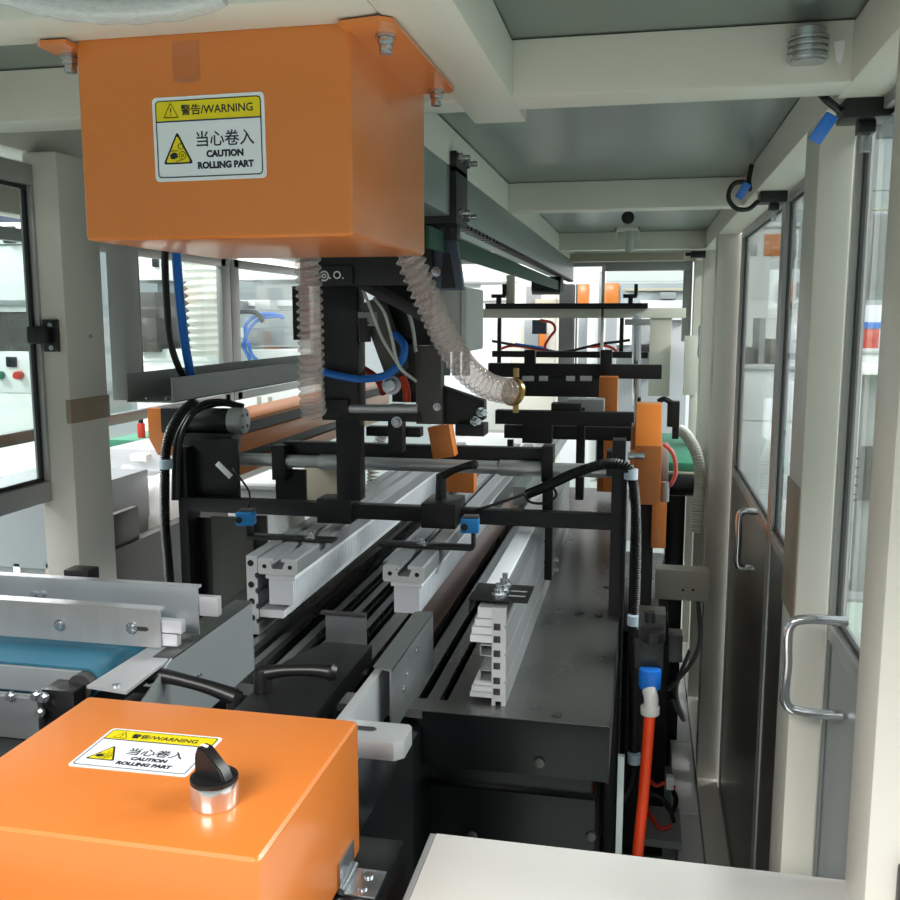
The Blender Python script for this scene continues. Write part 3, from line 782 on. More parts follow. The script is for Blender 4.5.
for dz in (0, -.02): h.cyl((c.x, c.y, c.z + dz), (c.x + .012, c.y, c.z + dz), .006, seg=6)
build('hanger_bolt', h, ZINC, sh)
# clamp levers on the bar
lever('black clamp lever leaning over the right clamp block of the cross bar', ay(441, 477, YC), ay(477, 464, YC - .02), ay(441, 507, YC).z)
kx = ay(343, 470, YC + .01)
build('clamp_knob', MB().cyl((kx.x, kx.y, ay(343, 502, YC).z), (kx.x, kx.y, kx.z), .006, seg=16).cyl((kx.x, kx.y, kx.z - .004), (kx.x, kx.y, kx.z + .01), .010, .008, seg=16, bv=.001), BLACKP, cb)

def photo_sensor(px, py, Y, armx, boltx, bolty, label):
    c = ay(px, py, Y)
    t = thing('photo_sensor', label, 'sensor', (c.x, c.y, c.z - .06), 'blue photo sensors over the rails')
    R = Matrix.Rotation(.12, 3, 'Z')
    build('sensor_body', MB().cbox(c, (.036, .03, .028), R, .003), SBLUE, t)
    build('top_cap', MB().cbox(c + Vector((.002, .002, .0165)), (.030, .022, .005), R, .001), DARKG, t)
    f = R @ Vector((-.010, -.0155, -.001))
    build('lens', MB().cyl(c + f, c + f + R @ Vector((0, -.002, 0)), .0068, seg=18), BLACKP, t)
    f = R @ Vector((.012, -.0145, -.02))
    z = 1.1025
    build('mount_plate', MB().box(c.x + .004, c.x + .008, c.y - .01, c.y + .02, z, c.z - .008, .0005), BLACK, t)
    ar = ay(armx, bolty, 1.75)
    x0, x1 = sorted((c.x + .006, ar.x))
    build('arm_plate', MB().box(x0, x1, c.y - .018, c.y + .018, z, z + .006, .0008), BLACK, t)
    bo = az(boltx, bolty + 2, z + .006)
    build('bolt', MB().cyl((bo.x, c.y, z + .006), (bo.x, c.y, z + .009), .011, seg=22).cyl((bo.x, c.y, z + .009), (bo.x, c.y, z + .018), .0075, seg=18, bv=.001), ZINC, t)
    return t, c
t, c = photo_sensor(246, 518, 1.75, 335, 303, 540, 'blue photo sensor on a black arm bolted to the left hold down rail')
build('cable', MB().tube([c + Vector((0, .01, .018)), c + Vector((.0, .02, .05)), c + Vector((-.03, .03, .085)), c + Vector((-.045, .04, .095))], .0022, 8), CABK, t)
q = ay(224, 470, 1.79)
build('cable_label', MB().cbox(q, (.042, .003, .012), Matrix.Rotation(.75, 3, 'Y'), .001), WHITE, t)
photo_sensor(470, 525, 1.745, 382, 417, 546, 'blue photo sensor on a black arm bolted to the middle hold down rail')

# corrugated conduits
def conduit(label, pts, r=.0085):
    return solo('corrugated_conduit', MB().hose(pts, r, .0011, .0045, seg=14, helical=0, per=4), CABK, label, 'conduit')
cd = conduit('black corrugated conduit running down the right black post with pale ties',
        [ay(528, 494, 1.9), ay(545, 487, 1.88), ay(575, 473, 1.84), ay(605, 464, 1.82), ay(624, 466, 1.81), ay(633, 482, 1.82), ay(636, 520, 1.83), ay(636, 570, 1.83), ay(634, 640, 1.83), ay(634, 740, 1.83), ay(633, 775, 1.83), ay(626, 796, 1.83), ay(618, 803, 1.84)], .0095)
for i, py in enumerate((473, 620, 758)):
    c = ay(634, py, 1.82) if i else ay(631, 474, 1.815)
    solo('cable_tie', MB().cyl(c + Vector((0, .0, -.010)), c + Vector((0, .0, .010)), .0135, seg=20), TIE,
         ('pale blue tie at the upper bend of the black conduit on the right post', 'pale blue tie halfway up the black conduit on the right post', 'pale blue tie at the lower end of the black conduit on the right post')[i], 'tie', 'pale ties on the right conduit')
solo('sensor_cable', MB().tube([ay(440, 520, 1.84), ay(480, 509, 1.84), ay(522, 495, 1.87), ay(545, 486, 1.9)], .003, 8), CABK, 'thin black cable from the middle sensor to the corrugated conduit', 'cable')
solo('sensor_cable', MB().tube([ay(524, 494, 1.86), ay(530, 502, 1.86), ay(545, 503, 1.86), ay(556, 496, 1.87), ay(553, 486, 1.89)], .0028, 8), CABK, 'thin looped black cable hanging under the end of the corrugated conduit', 'cable')
conduit('black corrugated conduit hanging beside the left black post',
        [ay(196, 400, 1.84), ay(180, 415, 1.83), ay(168, 440, 1.83), ay(165, 470, 1.82), ay(165, 520, 1.82), ay(168, 560, 1.82), ay(171, 600, 1.82)], .0105)
c = ay(166, 464, 1.82)
solo('cable_tie', MB().cyl(c + Vector((0, 0, -.01)), c + Vector((0, 0, .01)), .0145, seg=20), TIE, 'pale blue tie on the conduit beside the left black post', 'tie')
for dx, nm in ((0, 'outer'), (1, 'inner')):
    solo('motor_cable', MB().tube([ay(243 - 4 * dx, 406, 2.0), ay(220, 401 + 3 * dx, 1.95), ay(200, 405 + 4 * dx, 1.9), ay(186 + 3 * dx, 420, 1.87), ay(176 + 4 * dx, 445, 1.85), ay(174 + 4 * dx, 500, 1.84)], .006, 10), CABK,
         'black cable arching over the black motor, %s of the two' % nm, 'cable')

# motor
mo = thing('motor', 'black cylindrical motor with a bright end cap on the left black post', 'motor', (-.98, 1.98, 1.28))
c = ay(210, 420, 1.95); cx1 = ay(231, 420, 1.95).x; cx2 = ay(245, 420, 1.95).x; z = c.z
build('motor_body', MB().cyl((ay(190, 420, 1.95).x, 1.95, z), (cx1, 1.95, z), .028, seg=36, bv=.002), BLACK, mo)
build('end_cap', MB().cyl((cx1, 1.95, z), (cx2, 1.95, z), .0295, seg=36, bv=.002), ALU, mo)
build('gearbox', MB().box(ay(166, 420, 1.95).x, ay(190, 420, 1.95).x, 1.925, 1.985, z - .03, z + .028, .003), BLACK, mo)
build('mount_foot', MB().box(ay(172, 430, 1.95).x, ay(235, 430, 1.95).x, 1.93, 1.98, z - .06, z - .028, .001), BLACK, mo)
e = MB()
for k in range(4): e.cyl((cx2 - .001, 1.95 + .018 * math.cos(PI / 4 + k * PI / 2), z + .018 * math.sin(PI / 4 + k * PI / 2)), (cx2 + .0012, 1.95 + .018 * math.cos(PI / 4 + k * PI / 2), z + .018 * math.sin(PI / 4 + k * PI / 2)), .004, seg=12)
build('cap_screw', e, STEELD, mo)

# orange belt cover behind the motor
oc = thing('belt_cover', 'long orange belt cover with a dark slot behind the black motor', 'cover', (-1.0, 2.5, 1.2))
xr = ay(238, 437, 2.05).x
def zz(py): return ay(238, py, 2.05).z
for nm, a0, a1 in (('upper_shell', 423, 403), ('lower_shell', 452, 436)):
    build(nm, MB().box(xr - .13, xr, 2.05, 3.4, zz(a0 + 2), zz(a1 + 18 if nm == 'upper_shell' else a1), .004), ORANGE, oc)
build('dark_slot', MB().box(xr - .125, xr - .006, 2.055, 3.39, zz(437), zz(425)), BLACK, oc)
build('lower_band', MB().box(xr - .12, xr - .002, 2.07, 3.38, zz(463), zz(453), .002), BLACK, oc)
build('bottom_shell', MB().box(xr - .13, xr, 2.06, 3.4, zz(476), zz(464), .003), ORANGE, oc)
a = ay(147, 408, 2.03); b = ay(171, 408, 2.03)
build('end_plate', MB().prism([(a.x, ay(147, 438, 2.03).z), (ay(157, 440, 2.03).x, ay(150, 455, 2.03).z), (b.x, ay(150, 455, 2.03).z), (b.x, a.z), (a.x, a.z)], 'y', 2.03, 2.05, .002), ORANGE, oc)
build('end_bolt', MB().bolt(ay(166, 428, 2.03), (0, -1, 0), .006, .008), ZINC, oc)

# ================================================================== RIGHT ORANGE HOUSINGS
rh = thing('belt_housing', 'tall orange belt housing with a sloping front right of the black post', 'cover', (.012, 2.2, 1.05))
def yz(px, py, Y): p = ay(px, py, Y); return (p.y, p.z)
zb = ay(650, 505, 2.1).z; zm = ay(650, 446, 2.1).z; zt = ay(650, 404, 2.26).z
build('housing_shell', MB().prism([(2.1, zb), (2.1, zm), (2.26, zt), (2.32, zt), (2.32, zb)], 'x', -.014, .045, .003), ORANGE, rh)
build('side_plate', MB().prism([(2.1, zb + .01), (2.1, zm - .01), (2.24, zt - .05), (2.3, zt - .05), (2.3, zb + .01)], 'x', -.024, -.014, .001), ORANGE, rh)
build('shaft_end', MB().cyl(ay(628, 456, 2.08), ay(640, 456, 2.08) + Vector((.01, 0, 0)), .008, seg=20), CHROME, rh)
build('pulley', MB().cyl((.046, 2.2, zm - .06), (.062, 2.2, zm - .06), .055, seg=36, bv=.002), GREYM, rh)
build('red_tube', MB().tube([(.05, 2.14, zm), (.07, 2.13, zm - .02), (.078, 2.13, zm - .06), (.068, 2.13, zm - .09), (.055, 2.14, zm - .10)], .0048, 10), PINKT, rh)
build('grey_fitting', MB().cyl((.055, 2.13, zm - .13), (.055, 2.13, zm - .085), .010, seg=18, bv=.001), GREYM, rh)
a = ay(651, 548, 2.2); b = ay(667, 500, 2.2)
tag(build('orange_plate', MB().box(a.x, b.x, 2.2, 2.5, a.z, b.z, .002), ORANGE), 'narrow orange plate below the tall orange belt housing', 'cover')
# black frame that carries them
a = ay(633, 520, 2.25); b = ay(651, 620, 2.25)
solo('housing_stand', MB().box(-.02, .035, 2.27, 2.5, .2, zb - .002, .002), BLACK, 'black stand under the tall orange belt housing', 'stand')

# ================================================================== TRANSFER HEAD below the upper cover
YT = 1.62
th_ = thing('transfer_head', 'black transfer head with columns hanging behind the upper orange cover', 'machine', (-.55, YT, 1.2))
bx_px('head_plate', 300, 225, 432, 286, 1.5, .02, BLACK, th_)
bx_px('column', 322, 262, 356, 412, YT, .05, BLACK, th_)
bx_px('column_foot', 337, 405, 359, 500, YT + .12, .035, BLACK, th_)
bx_px('arm_plate', 392, 338, 418, 402, YT + .06, .02, DARKG, th_)
bx_px('side_plate', 293, 286, 300, 340, YT, .05, BLACK, th_)
bx_px('column', 416, 346, 441, 424, YT, .03, DARKG, th_)
bx_px('base_plate', 322, 412, 420, 420, YT - .005, .05, BLACK, th_)
bx_px('rod_block', 322, 400, 348, 416, YT - .01, .05, BLACK, th_)
bx_px('back_panel', 376, 272, 430, 345, YT + .06, .03, BLACKP, th_)
bx_px('lower_bar', 366, 428, 420, 436, YT + .16, .03, BLACK, th_)
bx_px('lower_post', 388, 405, 402, 452, YT + .1, .03, BLACK, th_)
build('rod', MB().cyl(ay(343, 409, YT), ay(418, 409, YT), .0085, seg=22), SHAFT, th_)
a = ay(322, 262, YT - .06); b = ay(432, 320, YT - .04)
build('diagonal_bar', MB().bar(a, b, .018, .02, .001), BLACKP, th_)
a = ay(372, 300, YT); b = ay(398, 372, YT + .02)
build('arm', MB().bar(a, b, .05, .035, .002), DARKG, th_)
build('cylinder', MB().cyl(ay(364, 318, YT - .03), ay(365, 342, YT - .03), .011, seg=22, bv=.001).cyl(ay(364, 322, YT - .03), ay(364, 324, YT - .03), .013, seg=22), BLACKP, th_)
build('cylinder_cap', MB().cyl(ay(368, 312, YT - .02), ay(368, 326, YT - .02), .018, seg=22, bv=.002), GREYM, th_)
tp = [(437, 385), (484, 401), (484, 420), (470, 425), (437, 424)]
P = [ay(x, y, YT + .02) for x, y in tp]
build('tapered_arm', MB().prism([(p.x, p.z) for p in P], 'y', YT + .02, YT + .05, .001), BLACK, th_)
for p_, r_, h_ in (((392, 385, YT), .012, .02), ((397, 422, YT - .01), .007, .01), ((437, 407, YT), .005, .004)):
    build('pivot_bolt', MB().bolt(ay(*p_), (0, -1, 0), r_, h_), ZINC, th_)
build('foot_bolt', MB().bolt(ay(474, 421, YT), (1, -1, 0), .006, .012).bolt(ay(480, 412, YT), (1, -1, 0), .006, .012), ZINC, th_)
build('foot_pad', MB().box(ay(455, 426, YT).x, ay(484, 426, YT).x, YT, YT + .05, ay(455, 436, YT).z, ay(455, 424, YT).z, .002), BLACK, th_)
# white outlined lettering "O. O." on the dark plate
lt = MB(); R2 = Matrix(((1, 0, 0), (0, 0, -1), (0, 1, 0))).to_4x4()
c = ay(324, 276, 1.492)
lt.ring(c, .0075, .0013, (0, 1, 0), 20, 8, -2.4, 2.2).ring(c, .003, .001, (0, 1, 0), 14, 6)
c2 = ay(337, 275, 1.492); lt.ring(c2, .0055, .0012, (0, 1, 0), 18, 8).sph(ay(330, 278, 1.492), .0016).sph(ay(343, 278, 1.492), .0014)
lp = build('letter_plate', MB().box(ay(312, 276, 1.492).x, ay(352, 276, 1.492).x, 1.493, 1.5, c.z - .014, c.z + .016), BLACK, th_)
build('lettering', lt, WHITE, lp)

def hose_thing(name, label, cat, pts, r, m, seg=12):
    return solo(name, MB().tube(pts, r, seg, 10), m, label, cat)
hose_thing('blue_hose', 'thick blue air hose looping between the column and the black arm', 'hose', [ay(320, 371, YT - .02), ay(340, 376, YT - .03), ay(365, 379, YT - .04), ay(388, 374, YT - .04), ay(402, 360, YT - .04), ay(404, 345, YT - .03), ay(395, 334, YT - .01)], .0068, CABB)
hose_thing('grey_tube', 'thin grey air tube down the black arm, left of the pair', 'tube', [ay(363, 290, YT - .05), ay(372, 312, YT - .06), ay(382, 338, YT - .06), ay(398, 364, YT - .06)], .0028, CABW)
hose_thing('grey_tube', 'thin grey air tube curving over the black arm, right of the pair', 'tube', [ay(374, 298, YT - .05), ay(384, 312, YT - .06), ay(391, 335, YT - .06), ay(396, 358, YT - .06), ay(402, 370, YT - .05), ay(416, 381, YT)], .0028, CABW)
hose_thing('grey_tube', 'thin grey tube hanging between the black arm and the grey junction box', 'tube', [ay(404, 300, YT + .02), ay(412, 325, YT + .01), ay(416, 352, YT)], .0035, CABW)
hose_thing('red_hose', 'red hose crossing under the blue loop behind the column', 'hose', [ay(350, 363, YT + .1), ay(365, 370, YT + .08), ay(378, 380, YT + .06), ay(384, 394, YT + .05)], .007, RED)
hose_thing('red_hose', 'short orange red hose below the blue loop beside the pivot bolt', 'hose', [ay(402, 376, YT + .03), ay(406, 388, YT + .03), ay(407, 402, YT + .03)], .0075, AIRH)

# clear spiral hoses
h1 = thing('spiral_hose', 'straight clear spiral hose hanging from the bottom of the upper orange cover', 'hose', tuple(ay(312, 412, 1.10)), 'clear spiral hoses')
build('hose_wall', MB().hose([ay(306, 238, 1.075), ay(308, 270, 1.078), ay(310, 310, 1.085), ay(311, 350, 1.09), ay(311, 385, 1.10), ay(314, 415, 1.115)], .0145, .0022, .0095, seg=22, per=10), CLEAR, h1)
h2 = thing('spiral_hose', 'curved clear spiral hose sweeping right to a brass clamp', 'hose', tuple(ay(470, 375, 1.35)), 'clear spiral hoses')
build('hose_wall', MB().hose([ay(405, 240, 1.085), ay(413, 266, 1.09), ay(430, 305, 1.11), ay(447, 340, 1.14), ay(465, 368, 1.17), ay(488, 386, 1.21), ay(513, 392, 1.25)], .0155, .0026, .0105, seg=22, per=10), CLEAR, h2)
c = ay(513, 392, 1.25)
cl = MB()
d = (ay(513, 392, 1.25) - ay(488, 386, 1.21)).normalized()
cl.cyl(c - d * .003, c + d * .003, .0192, seg=30)
for dz in (-.028, .02): cl.cyl(c + Vector((.004, 0, dz)), c + Vector((.004, 0, dz + .012)), .004, seg=12)
build('hose_clamp', cl, BRASS, h2)

# junction box
jb = thing('junction_box', 'pale grey junction box behind the curved clear hose', 'box', (-.36, 1.8, 1.49))
a = ay(428, 345, 1.7); b = ay(467, 287, 1.7)
build('box_body', MB().box(a.x, b.x, 1.7, 1.88, ay(467, 352, 1.7).z, b.z, .004), WBOX, jb)
build('lid_seam', MB().box(b.x - .012, b.x - .010, 1.698, 1.882, ay(467, 351, 1.7).z, b.z + .001), GREYM, jb)
q = MB()
for k in range(3): q.cyl((b.x - .02 - .02 * k, 1.80, ay(467, 352, 1.7).z), (b.x - .02 - .02 * k, 1.80, ay(467, 352, 1.7).z - .05), .008, seg=14)
build('cable_entry', q, GREYM, jb)
# orange brackets on the table middle
for (x0, y0, x1, y1, Y, lab) in ((430, 426, 452, 458, 1.9, 'small tilted orange bracket between the black arm and the polished shaft'), (440, 466, 474, 492, 2.15, 'orange bracket under the polished shaft beside the clamp lever')):
    a = ay(x0, y1, Y); b = ay(x1, y0, Y)
    t = thing('orange_bracket', lab, 'bracket', ((a.x + b.x) / 2, Y, a.z))
    ang = .18 if Y == 1.9 else 0
    m = Matrix.Translation(((a.x + b.x) / 2, Y + .02, (a.z + b.z) / 2)) @ Matrix.Rotation(-ang, 4, 'Y')
    w, hh = (b.x - a.x) / 2, (b.z - a.z) / 2
    build('bracket_block', MB().box(-w, w, -.02, .02, -hh, hh, .002, m), ORANGE, t)
    build('bracket_bolt', MB().cyl(m @ Vector((w * .3, 0, hh)), m @ Vector((w * .3, 0, hh + .012)), .008, seg=6), ZINC, t)

# ================================================================== GANTRY BEAM OVERHEAD
gb = thing('gantry_beam', 'grey aluminium overhead beam with a black end plate running to the back', 'beam', (-.33, 2.8, 1.7))
build('beam', MB().box(-.372, -.31, 1.30, 4.14, 1.712, 1.788, .0015), ALUD, gb)
ep = build('end_plate', MB().box(-.384, -.299, 1.49, 1.585, 1.700, 1.7885, .001).box(-.3085, -.299, 1.49, 1.585, 1.78, 1.812, .001), BLACK, gb)
for z in (1.803, 1.717):
    for y in (1.507, 1.568):
        build('bolt', MB().cyl((-.299, y, z), (-.292, y, z), .0075, seg=6).cyl((-.292, y, z), (-.28, y, z), .0045, seg=14), ZINC, ep)
q = MB()
for i in range(60): q.box(-.330, -.3085, 1.6 + i * .042, 1.6 + i * .042 + .026, 1.7045, 1.7115)
build('gear_rack', q, BLACK, gb)
build('rack_back', MB().box(-.335, -.315, 1.55, 4.1, 1.708, 1.7119), STEELD, gb)
gb2 = thing('overhead_belt', 'dark green flat belt running under the grey overhead beam', 'belt', (-.37, 2.8, 1.66))
p0 = ay(458, 238, 1.62); p1 = ay(463, 258, 1.62)
build('belt', MB().box(p0.x - .006, p0.x, 1.40, 4.05, 1.655, 1.688, .001), BELTG, gb2)
c = ay(548, 283, 3.6)
build('end_roller', MB().cyl((c.x - .06, 3.6, 1.672), (c.x + .05, 3.6, 1.672), .034, seg=28, bv=.003), BLACKP, gb2)
build('roller_ring', MB().ring((c.x + .05, 3.6, 1.672), .028, .006, (1, 0, 0)), GREYM, gb2)
hb = thing('hanger_bracket', 'blue black slotted bracket hanging below the end plate of the overhead beam', 'bracket', (-.32, 1.52, 1.58))
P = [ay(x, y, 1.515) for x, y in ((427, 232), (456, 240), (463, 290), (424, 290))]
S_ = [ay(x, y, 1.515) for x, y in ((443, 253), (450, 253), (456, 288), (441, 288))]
# solid plate; a black piece laid on its face stands in for the dark slot
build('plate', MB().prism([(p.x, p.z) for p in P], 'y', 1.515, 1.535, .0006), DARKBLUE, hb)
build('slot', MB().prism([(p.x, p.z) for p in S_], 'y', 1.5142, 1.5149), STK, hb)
bx_px('top_block', 428, 212, 457, 240, 1.508, .03, BLACK, hb)
q = MB()
for px in (443, 452): q.cyl(ay(px, 230, 1.508), ay(px, 230, 1.508) - Vector((0, .002, 0)), .004, seg=16)
build('screw', q, STEELD, hb)
build('side_bolt', MB().bolt(ay(436, 272, 1.51), (0, -1, 0), .006, .01), ZINC, hb)

# ================================================================== CABLE TRAY, LEFT
ct = thing('cable_tray', 'aluminium cable tray with an upright strip behind the left end of the upper orange cover', 'tray', (-.77, 1.7, 1.417))
a = ay(127, 400, 1.35); b = ay(173, 403, 1.35); zt_, zb_ = ay(173, 378, 1.35).z, ay(173, 403, 1.35).z
q = MB()
q.box(a.x, b.x, 1.35, 2.25, zb_, zb_ + .002).box(b.x - .002, b.x, 1.35, 2.25, zb_, zt_).box(a.x, a.x + .002, 1.35, 2.25, zb_, zt_ + .006)
build('channel', q, ALU, ct)
u0, u1 = ay(108, 300, 1.40).x, ay(139, 300, 1.40).x
build('upright_strip', MB().box(u0, u1, 1.40, 1.405, zb_ - .002, 1.79, .0005), ALU, ct)
q = MB()
for dx in (.02, .055): q.cyl((a.x + dx, 1.375, zb_ + .002), (a.x + dx, 1.375, zb_ + .006), .005, seg=14)
build('bolt', q, ZINC, ct)
hose_thing('black_cable', 'black cable dropping from the upper orange cover into the cable tray', 'cable', [ay(165, 235, 1.30), ay(165, 265, 1.34), ay(167, 305, 1.38), ay(170, 340, 1.41), ay(178, 366, 1.43), ay(188, 384, 1.46)], .0056, CABK)
hose_thing('blue_hose', 'blue hose dropping beside the black cable into the cable tray', 'hose', [ay(176, 235, 1.32), ay(177, 265, 1.36), ay(181, 310, 1.40), ay(186, 350, 1.43), ay(193, 384, 1.47)], .0074, CABB)

# ================================================================== RIGHT SERVICE SIDE
rg = thing('air_regulator', 'air regulator with a bright blue knob and a grey elbow fitting beside the table', 'regulator', (.03, 1.62, .85))
c = ay(650, 678, 1.6)
build('blue_knob', MB().cyl((c.x, 1.6, c.z - .018), (c.x, 1.6, c.z + .018), .0195, seg=24, bv=.004), CABB, rg)
bx_px('valve_body', 634, 640, 664, 668, 1.605, .05, BLACKP, rg)
bx_px('valve_body', 638, 615, 666, 640, 1.61, .05, STEELD, rg)
build('top_knob', MB().cyl(ay(652, 640, 1.6), ay(652, 630, 1.6), .022, seg=22, bv=.003).cyl(ay(650, 622, 1.61), ay(650, 612, 1.61), .009, seg=16), BLACKP, rg)
bx_px('gauge_block', 668, 636, 683, 662, 1.66, .04, BLACKP, rg)
e = MB().tube([ay(649, 690, 1.585), ay(651, 698, 1.575), ay(651, 706, 1.572), ay(650, 714, 1.572)], .0125, 16)
e.cyl(ay(650, 706, 1.572), ay(650, 714, 1.572), .0165, seg=20, bv=.002)
build('elbow_fitting', e, CABW, rg)
hose_thing('air_hose', 'bright orange red air hose hanging from the grey elbow of the regulator', 'hose', [ay(650, 712, 1.572), ay(647, 750, 1.57), ay(643, 800, 1.565), ay(637, 860, 1.56), ay(630, 930, 1.55), ay(622, 1010, 1.55)], .0098, AIRH, 16)
solo('steel_strip', MB().box(-.022, -.012, 1.42, 1.43, .3, .86), GALVP, 'pale steel strip hanging at the right edge of the black bed', 'strip')
tb = thing('support_tube', 'cream square tube sticking out from the right posts below the orange plate', 'bracket', (.12, 2.6, .77))
a = ay(655, 599, 2.6); b = ay(710, 572, 2.6)
build('tube', MB().box(a.x, b.x, 2.6, 2.66, a.z, b.z, .003), CREAM, tb)
build('foot_plate', MB().box(-.02, a.x + .01, 2.6, 2.8, a.z - .02, a.z), CREAM, tb)
q = MB()
for px in (683, 693): q.cyl(ay(px, 590, 2.6), ay(px, 590, 2.6) - Vector((0, .002, 0)), .004, seg=12)
build('screw', q, STEELD, tb)
dc = thing('cable_duct', 'long pale grey cable duct lying on the floor at the right', 'duct', (.19, 3, 0))
for y0, y1 in ((1.6, 2.66), (2.665, 3.14), (3.145, 4.1)):
    build('duct_cover', MB().box(.128, .198, y0, y1, .0, .1, .003), WHITE, dc)
dark = solo('bed_skirt', MB().box(-.05, .09, 2.5, 3.4, .05, .7, .003), BODY, 'dark lower machine cabinet at the right behind the orange air hose', 'machine')
tr_ = thing('floor_wiring', 'red and black wiring bundle low behind the orange air hose', 'wiring', (.08, 2.2, .4))
for k, (m, pts) in enumerate(((RED, [(640, 770), (655, 785), (665, 783), (675, 788)]), (CABK, [(640, 800), (655, 795), (668, 805), (674, 822)]), (RED, [(640, 800), (650, 815), (660, 828), (672, 826)]), (CABK, [(650, 792), (662, 800), (672, 812), (676, 800), (672, 788)]))):
    build('wire', MB().tube([ay(x, y, 2.3) for x, y in pts], .006, 8), m, tr_)
bx_px('connector', 666, 778, 674, 790, 2.28, .02, WHITE, tr_)
build('bracket_shelf', MB().box(-.02, .13, 2.28, 2.45, ay(650, 835, 2.3).z - .02, ay(650, 835, 2.3).z), GREYM, tr_)
# wiring against the frame behind regulator
for k, pts in enumerate((((668, 690), (690, 665), (700, 640), (698, 600)), ((672, 700), (684, 720), (676, 690), (690, 650)))):
    hose_thing('grey_cable', ('grey cable sagging behind the regulator towards the support tube', 'grey cable loop hanging above the floor duct')[k], 'cable', [ay(x, y, 2.9 + .05 * k) for x, y in pts], .007, GREYM)
ch = solo('corrugated_hose', MB().hose([ay(680, 430, 3.05), ay(688, 437, 3.0), ay(697, 455, 2.95), ay(700, 480, 2.92), ay(698, 505, 2.9), ay(696, 532, 2.9)], .0165, .002, .0085, seg=16, helical=0, per=4), CORR,
          'white corrugated hose curving down beside the green pad at the right', 'hose')
# ================================================================== FAR STATION inside the enclosure
Y1 = 3.0
fs = thing('far_station', 'black far pressing station with slotted panel and two long arms across the table', 'machine', (-.25, Y1, .95))
bx_px('top_bar', 488, 365, 662, 377, 3.3, .05, BLACK, fs)
bx_px('slotted_panel', 513, 377, 600, 396, 3.3, .02, BLACK, fs)
bx_px('long_arm', 495, 413, 634, 424, 2.7, .04, BLACK, fs)
bx_px('long_arm', 504, 428, 634, 438, 2.9, .04, BLACK, fs)
bx_px('arm_block', 522, 424, 552, 443, 2.85, .06, BLACK, fs)
bx_px('arm_hook', 507, 440, 513, 455, 2.8, .02, BLACK, fs)
bx_px('upright', 575, 408, 585, 500, 2.75, .04, BLACK, fs)
bx_px('upright', 596, 430, 604, 470, 2.95, .04, BLACK, fs)
bx_px('upright', 524, 350, 535, 372, 3.28, .04, BLACK, fs)
bx_px('upright', 600, 350, 612, 372, 3.28, .04, BLACK, fs)
bx_px('drive_block', 567, 400, 604, 414, 2.95, .08, GREYM, fs)
bx_px('side_frame', 634, 398, 641, 520, 2.7, .03, BLACK, fs)
bx_px('handle_box', 551, 404, 581, 412, 2.72, .06, BLACK, fs)
s_ = MB()
for x0, x1 in ((522, 534), (539, 548), (566, 575), (580, 592)):
    a = ay(x0, 381, 3.299); b = ay(x1, 376, 3.299)
    s_.box(a.x, b.x, 3.2985, 3.3005, a.z, b.z, .0005)
build('panel_slot', s_, ALUM, fs)
of = thing('orange_post', 'upright orange post at the far station left of the tall orange housing', 'cover', tuple(ay(608, 490, 3.1)))
a = ay(598, 432, 3.1); b = ay(618, 377, 3.1)
build('post_cover', MB().box(a.x, b.x, 3.1, 3.16, ay(608, 492, 3.1).z, b.z, .002), ORANGE, of)
build('cover_foot', MB().box(a.x + .02, b.x - .005, 3.08, 3.1, ay(608, 490, 3.1).z, ay(608, 465, 3.1).z, .002), ORANGE, of)
cp = thing('chrome_column', 'vertical chrome guide column at the far station', 'column', tuple(ay(637, 480, 3.5)))
build('column_rod', MB().cyl(ay(636.5, 480, 3.5), ay(636.5, 315, 3.5), .0165, seg=24), CHROME, cp)
build('top_flange', MB().box(ay(625, 318, 3.48).x, ay(650, 318, 3.48).x, 3.46, 3.54, ay(636, 325, 3.5).z, ay(636, 319, 3.5).z, .001), GREYM, cp)
bl = thing('black_valve', 'black valve block with a plug hanging beside the tall orange belt housing', 'valve', tuple(ay(672, 438, 2.8)))
bx_px('valve_body', 667, 402, 680, 427, 2.8, .05, BLACKP, bl)
bx_px('valve_plug', 672, 427, 679, 439, 2.81, .03, BLACKP, bl)
build('valve_hose', MB().tube([ay(658, 402, 2.8), ay(664, 399, 2.8), ay(672, 403, 2.8)], .008, 10), CABK, bl)
gp = thing('side_conveyor', 'small green belt conveyor end low at the right behind the orange belt housing', 'conveyor', (.12, 3.2, .9))
a = ay(662, 462, 3.1); b = ay(690, 440, 3.4)
build('belt', MB().box(a.x, b.x + .02, 3.1, 3.9, a.z - .03, a.z, .01), MATG, gp)
build('side_frame', MB().box(a.x, b.x + .015, 3.09, 3.8, a.z - .11, a.z - .03, .003), CREAM2, gp)
build('drum', MB().cyl((a.x + .01, 3.08, a.z - .07), (b.x, 3.08, a.z - .07), .035, seg=24), BLACK, gp)
build('stand', MB().box(a.x + .02, b.x - .02, 3.15, 3.3, .0, a.z - .11, .003), BODY, gp)

# longitudinal product rails and bright sheets further down the table
def strip(x0, x1, y0, y1, z, m, label, nm='table_rail', h=.02):
    return solo(nm, MB().box(x0, x1, y0, y1, z, z + h, .001), m, label, 'rail')
strip(-.60, -.555, 2.1, 3.2, .952, ALUM, 'pale flat rail on the table between the two hold down rails, left one')
strip(-.535, -.50, 2.0, 3.2, .952, ALUM, 'narrow pale flat rail on the table between the two hold down rails, right one')
strip(-.345, -.315, 1.9, 3.2, .952, WPLAS, 'pale plastic strip on the table just left of the stacked stop bar')
strip(-.29, -.25, 1.75, 3.2, .952, CREAM2, 'cream strip on the table beside the brush side of the stop bar')
wl = solo('discharge_plate', MB().box(-.75, -.36, 3.45, 4.1, .93, 1.04, .003), WHITE, 'white discharge table beyond the far station', 'table')
strip(-.335, -.300, 2.45, 4.0, 1.05, ALUD, 'long grey rail rising towards the back under the brass hose clamp', h=.05)
a = ay(372, 420, 3.4)
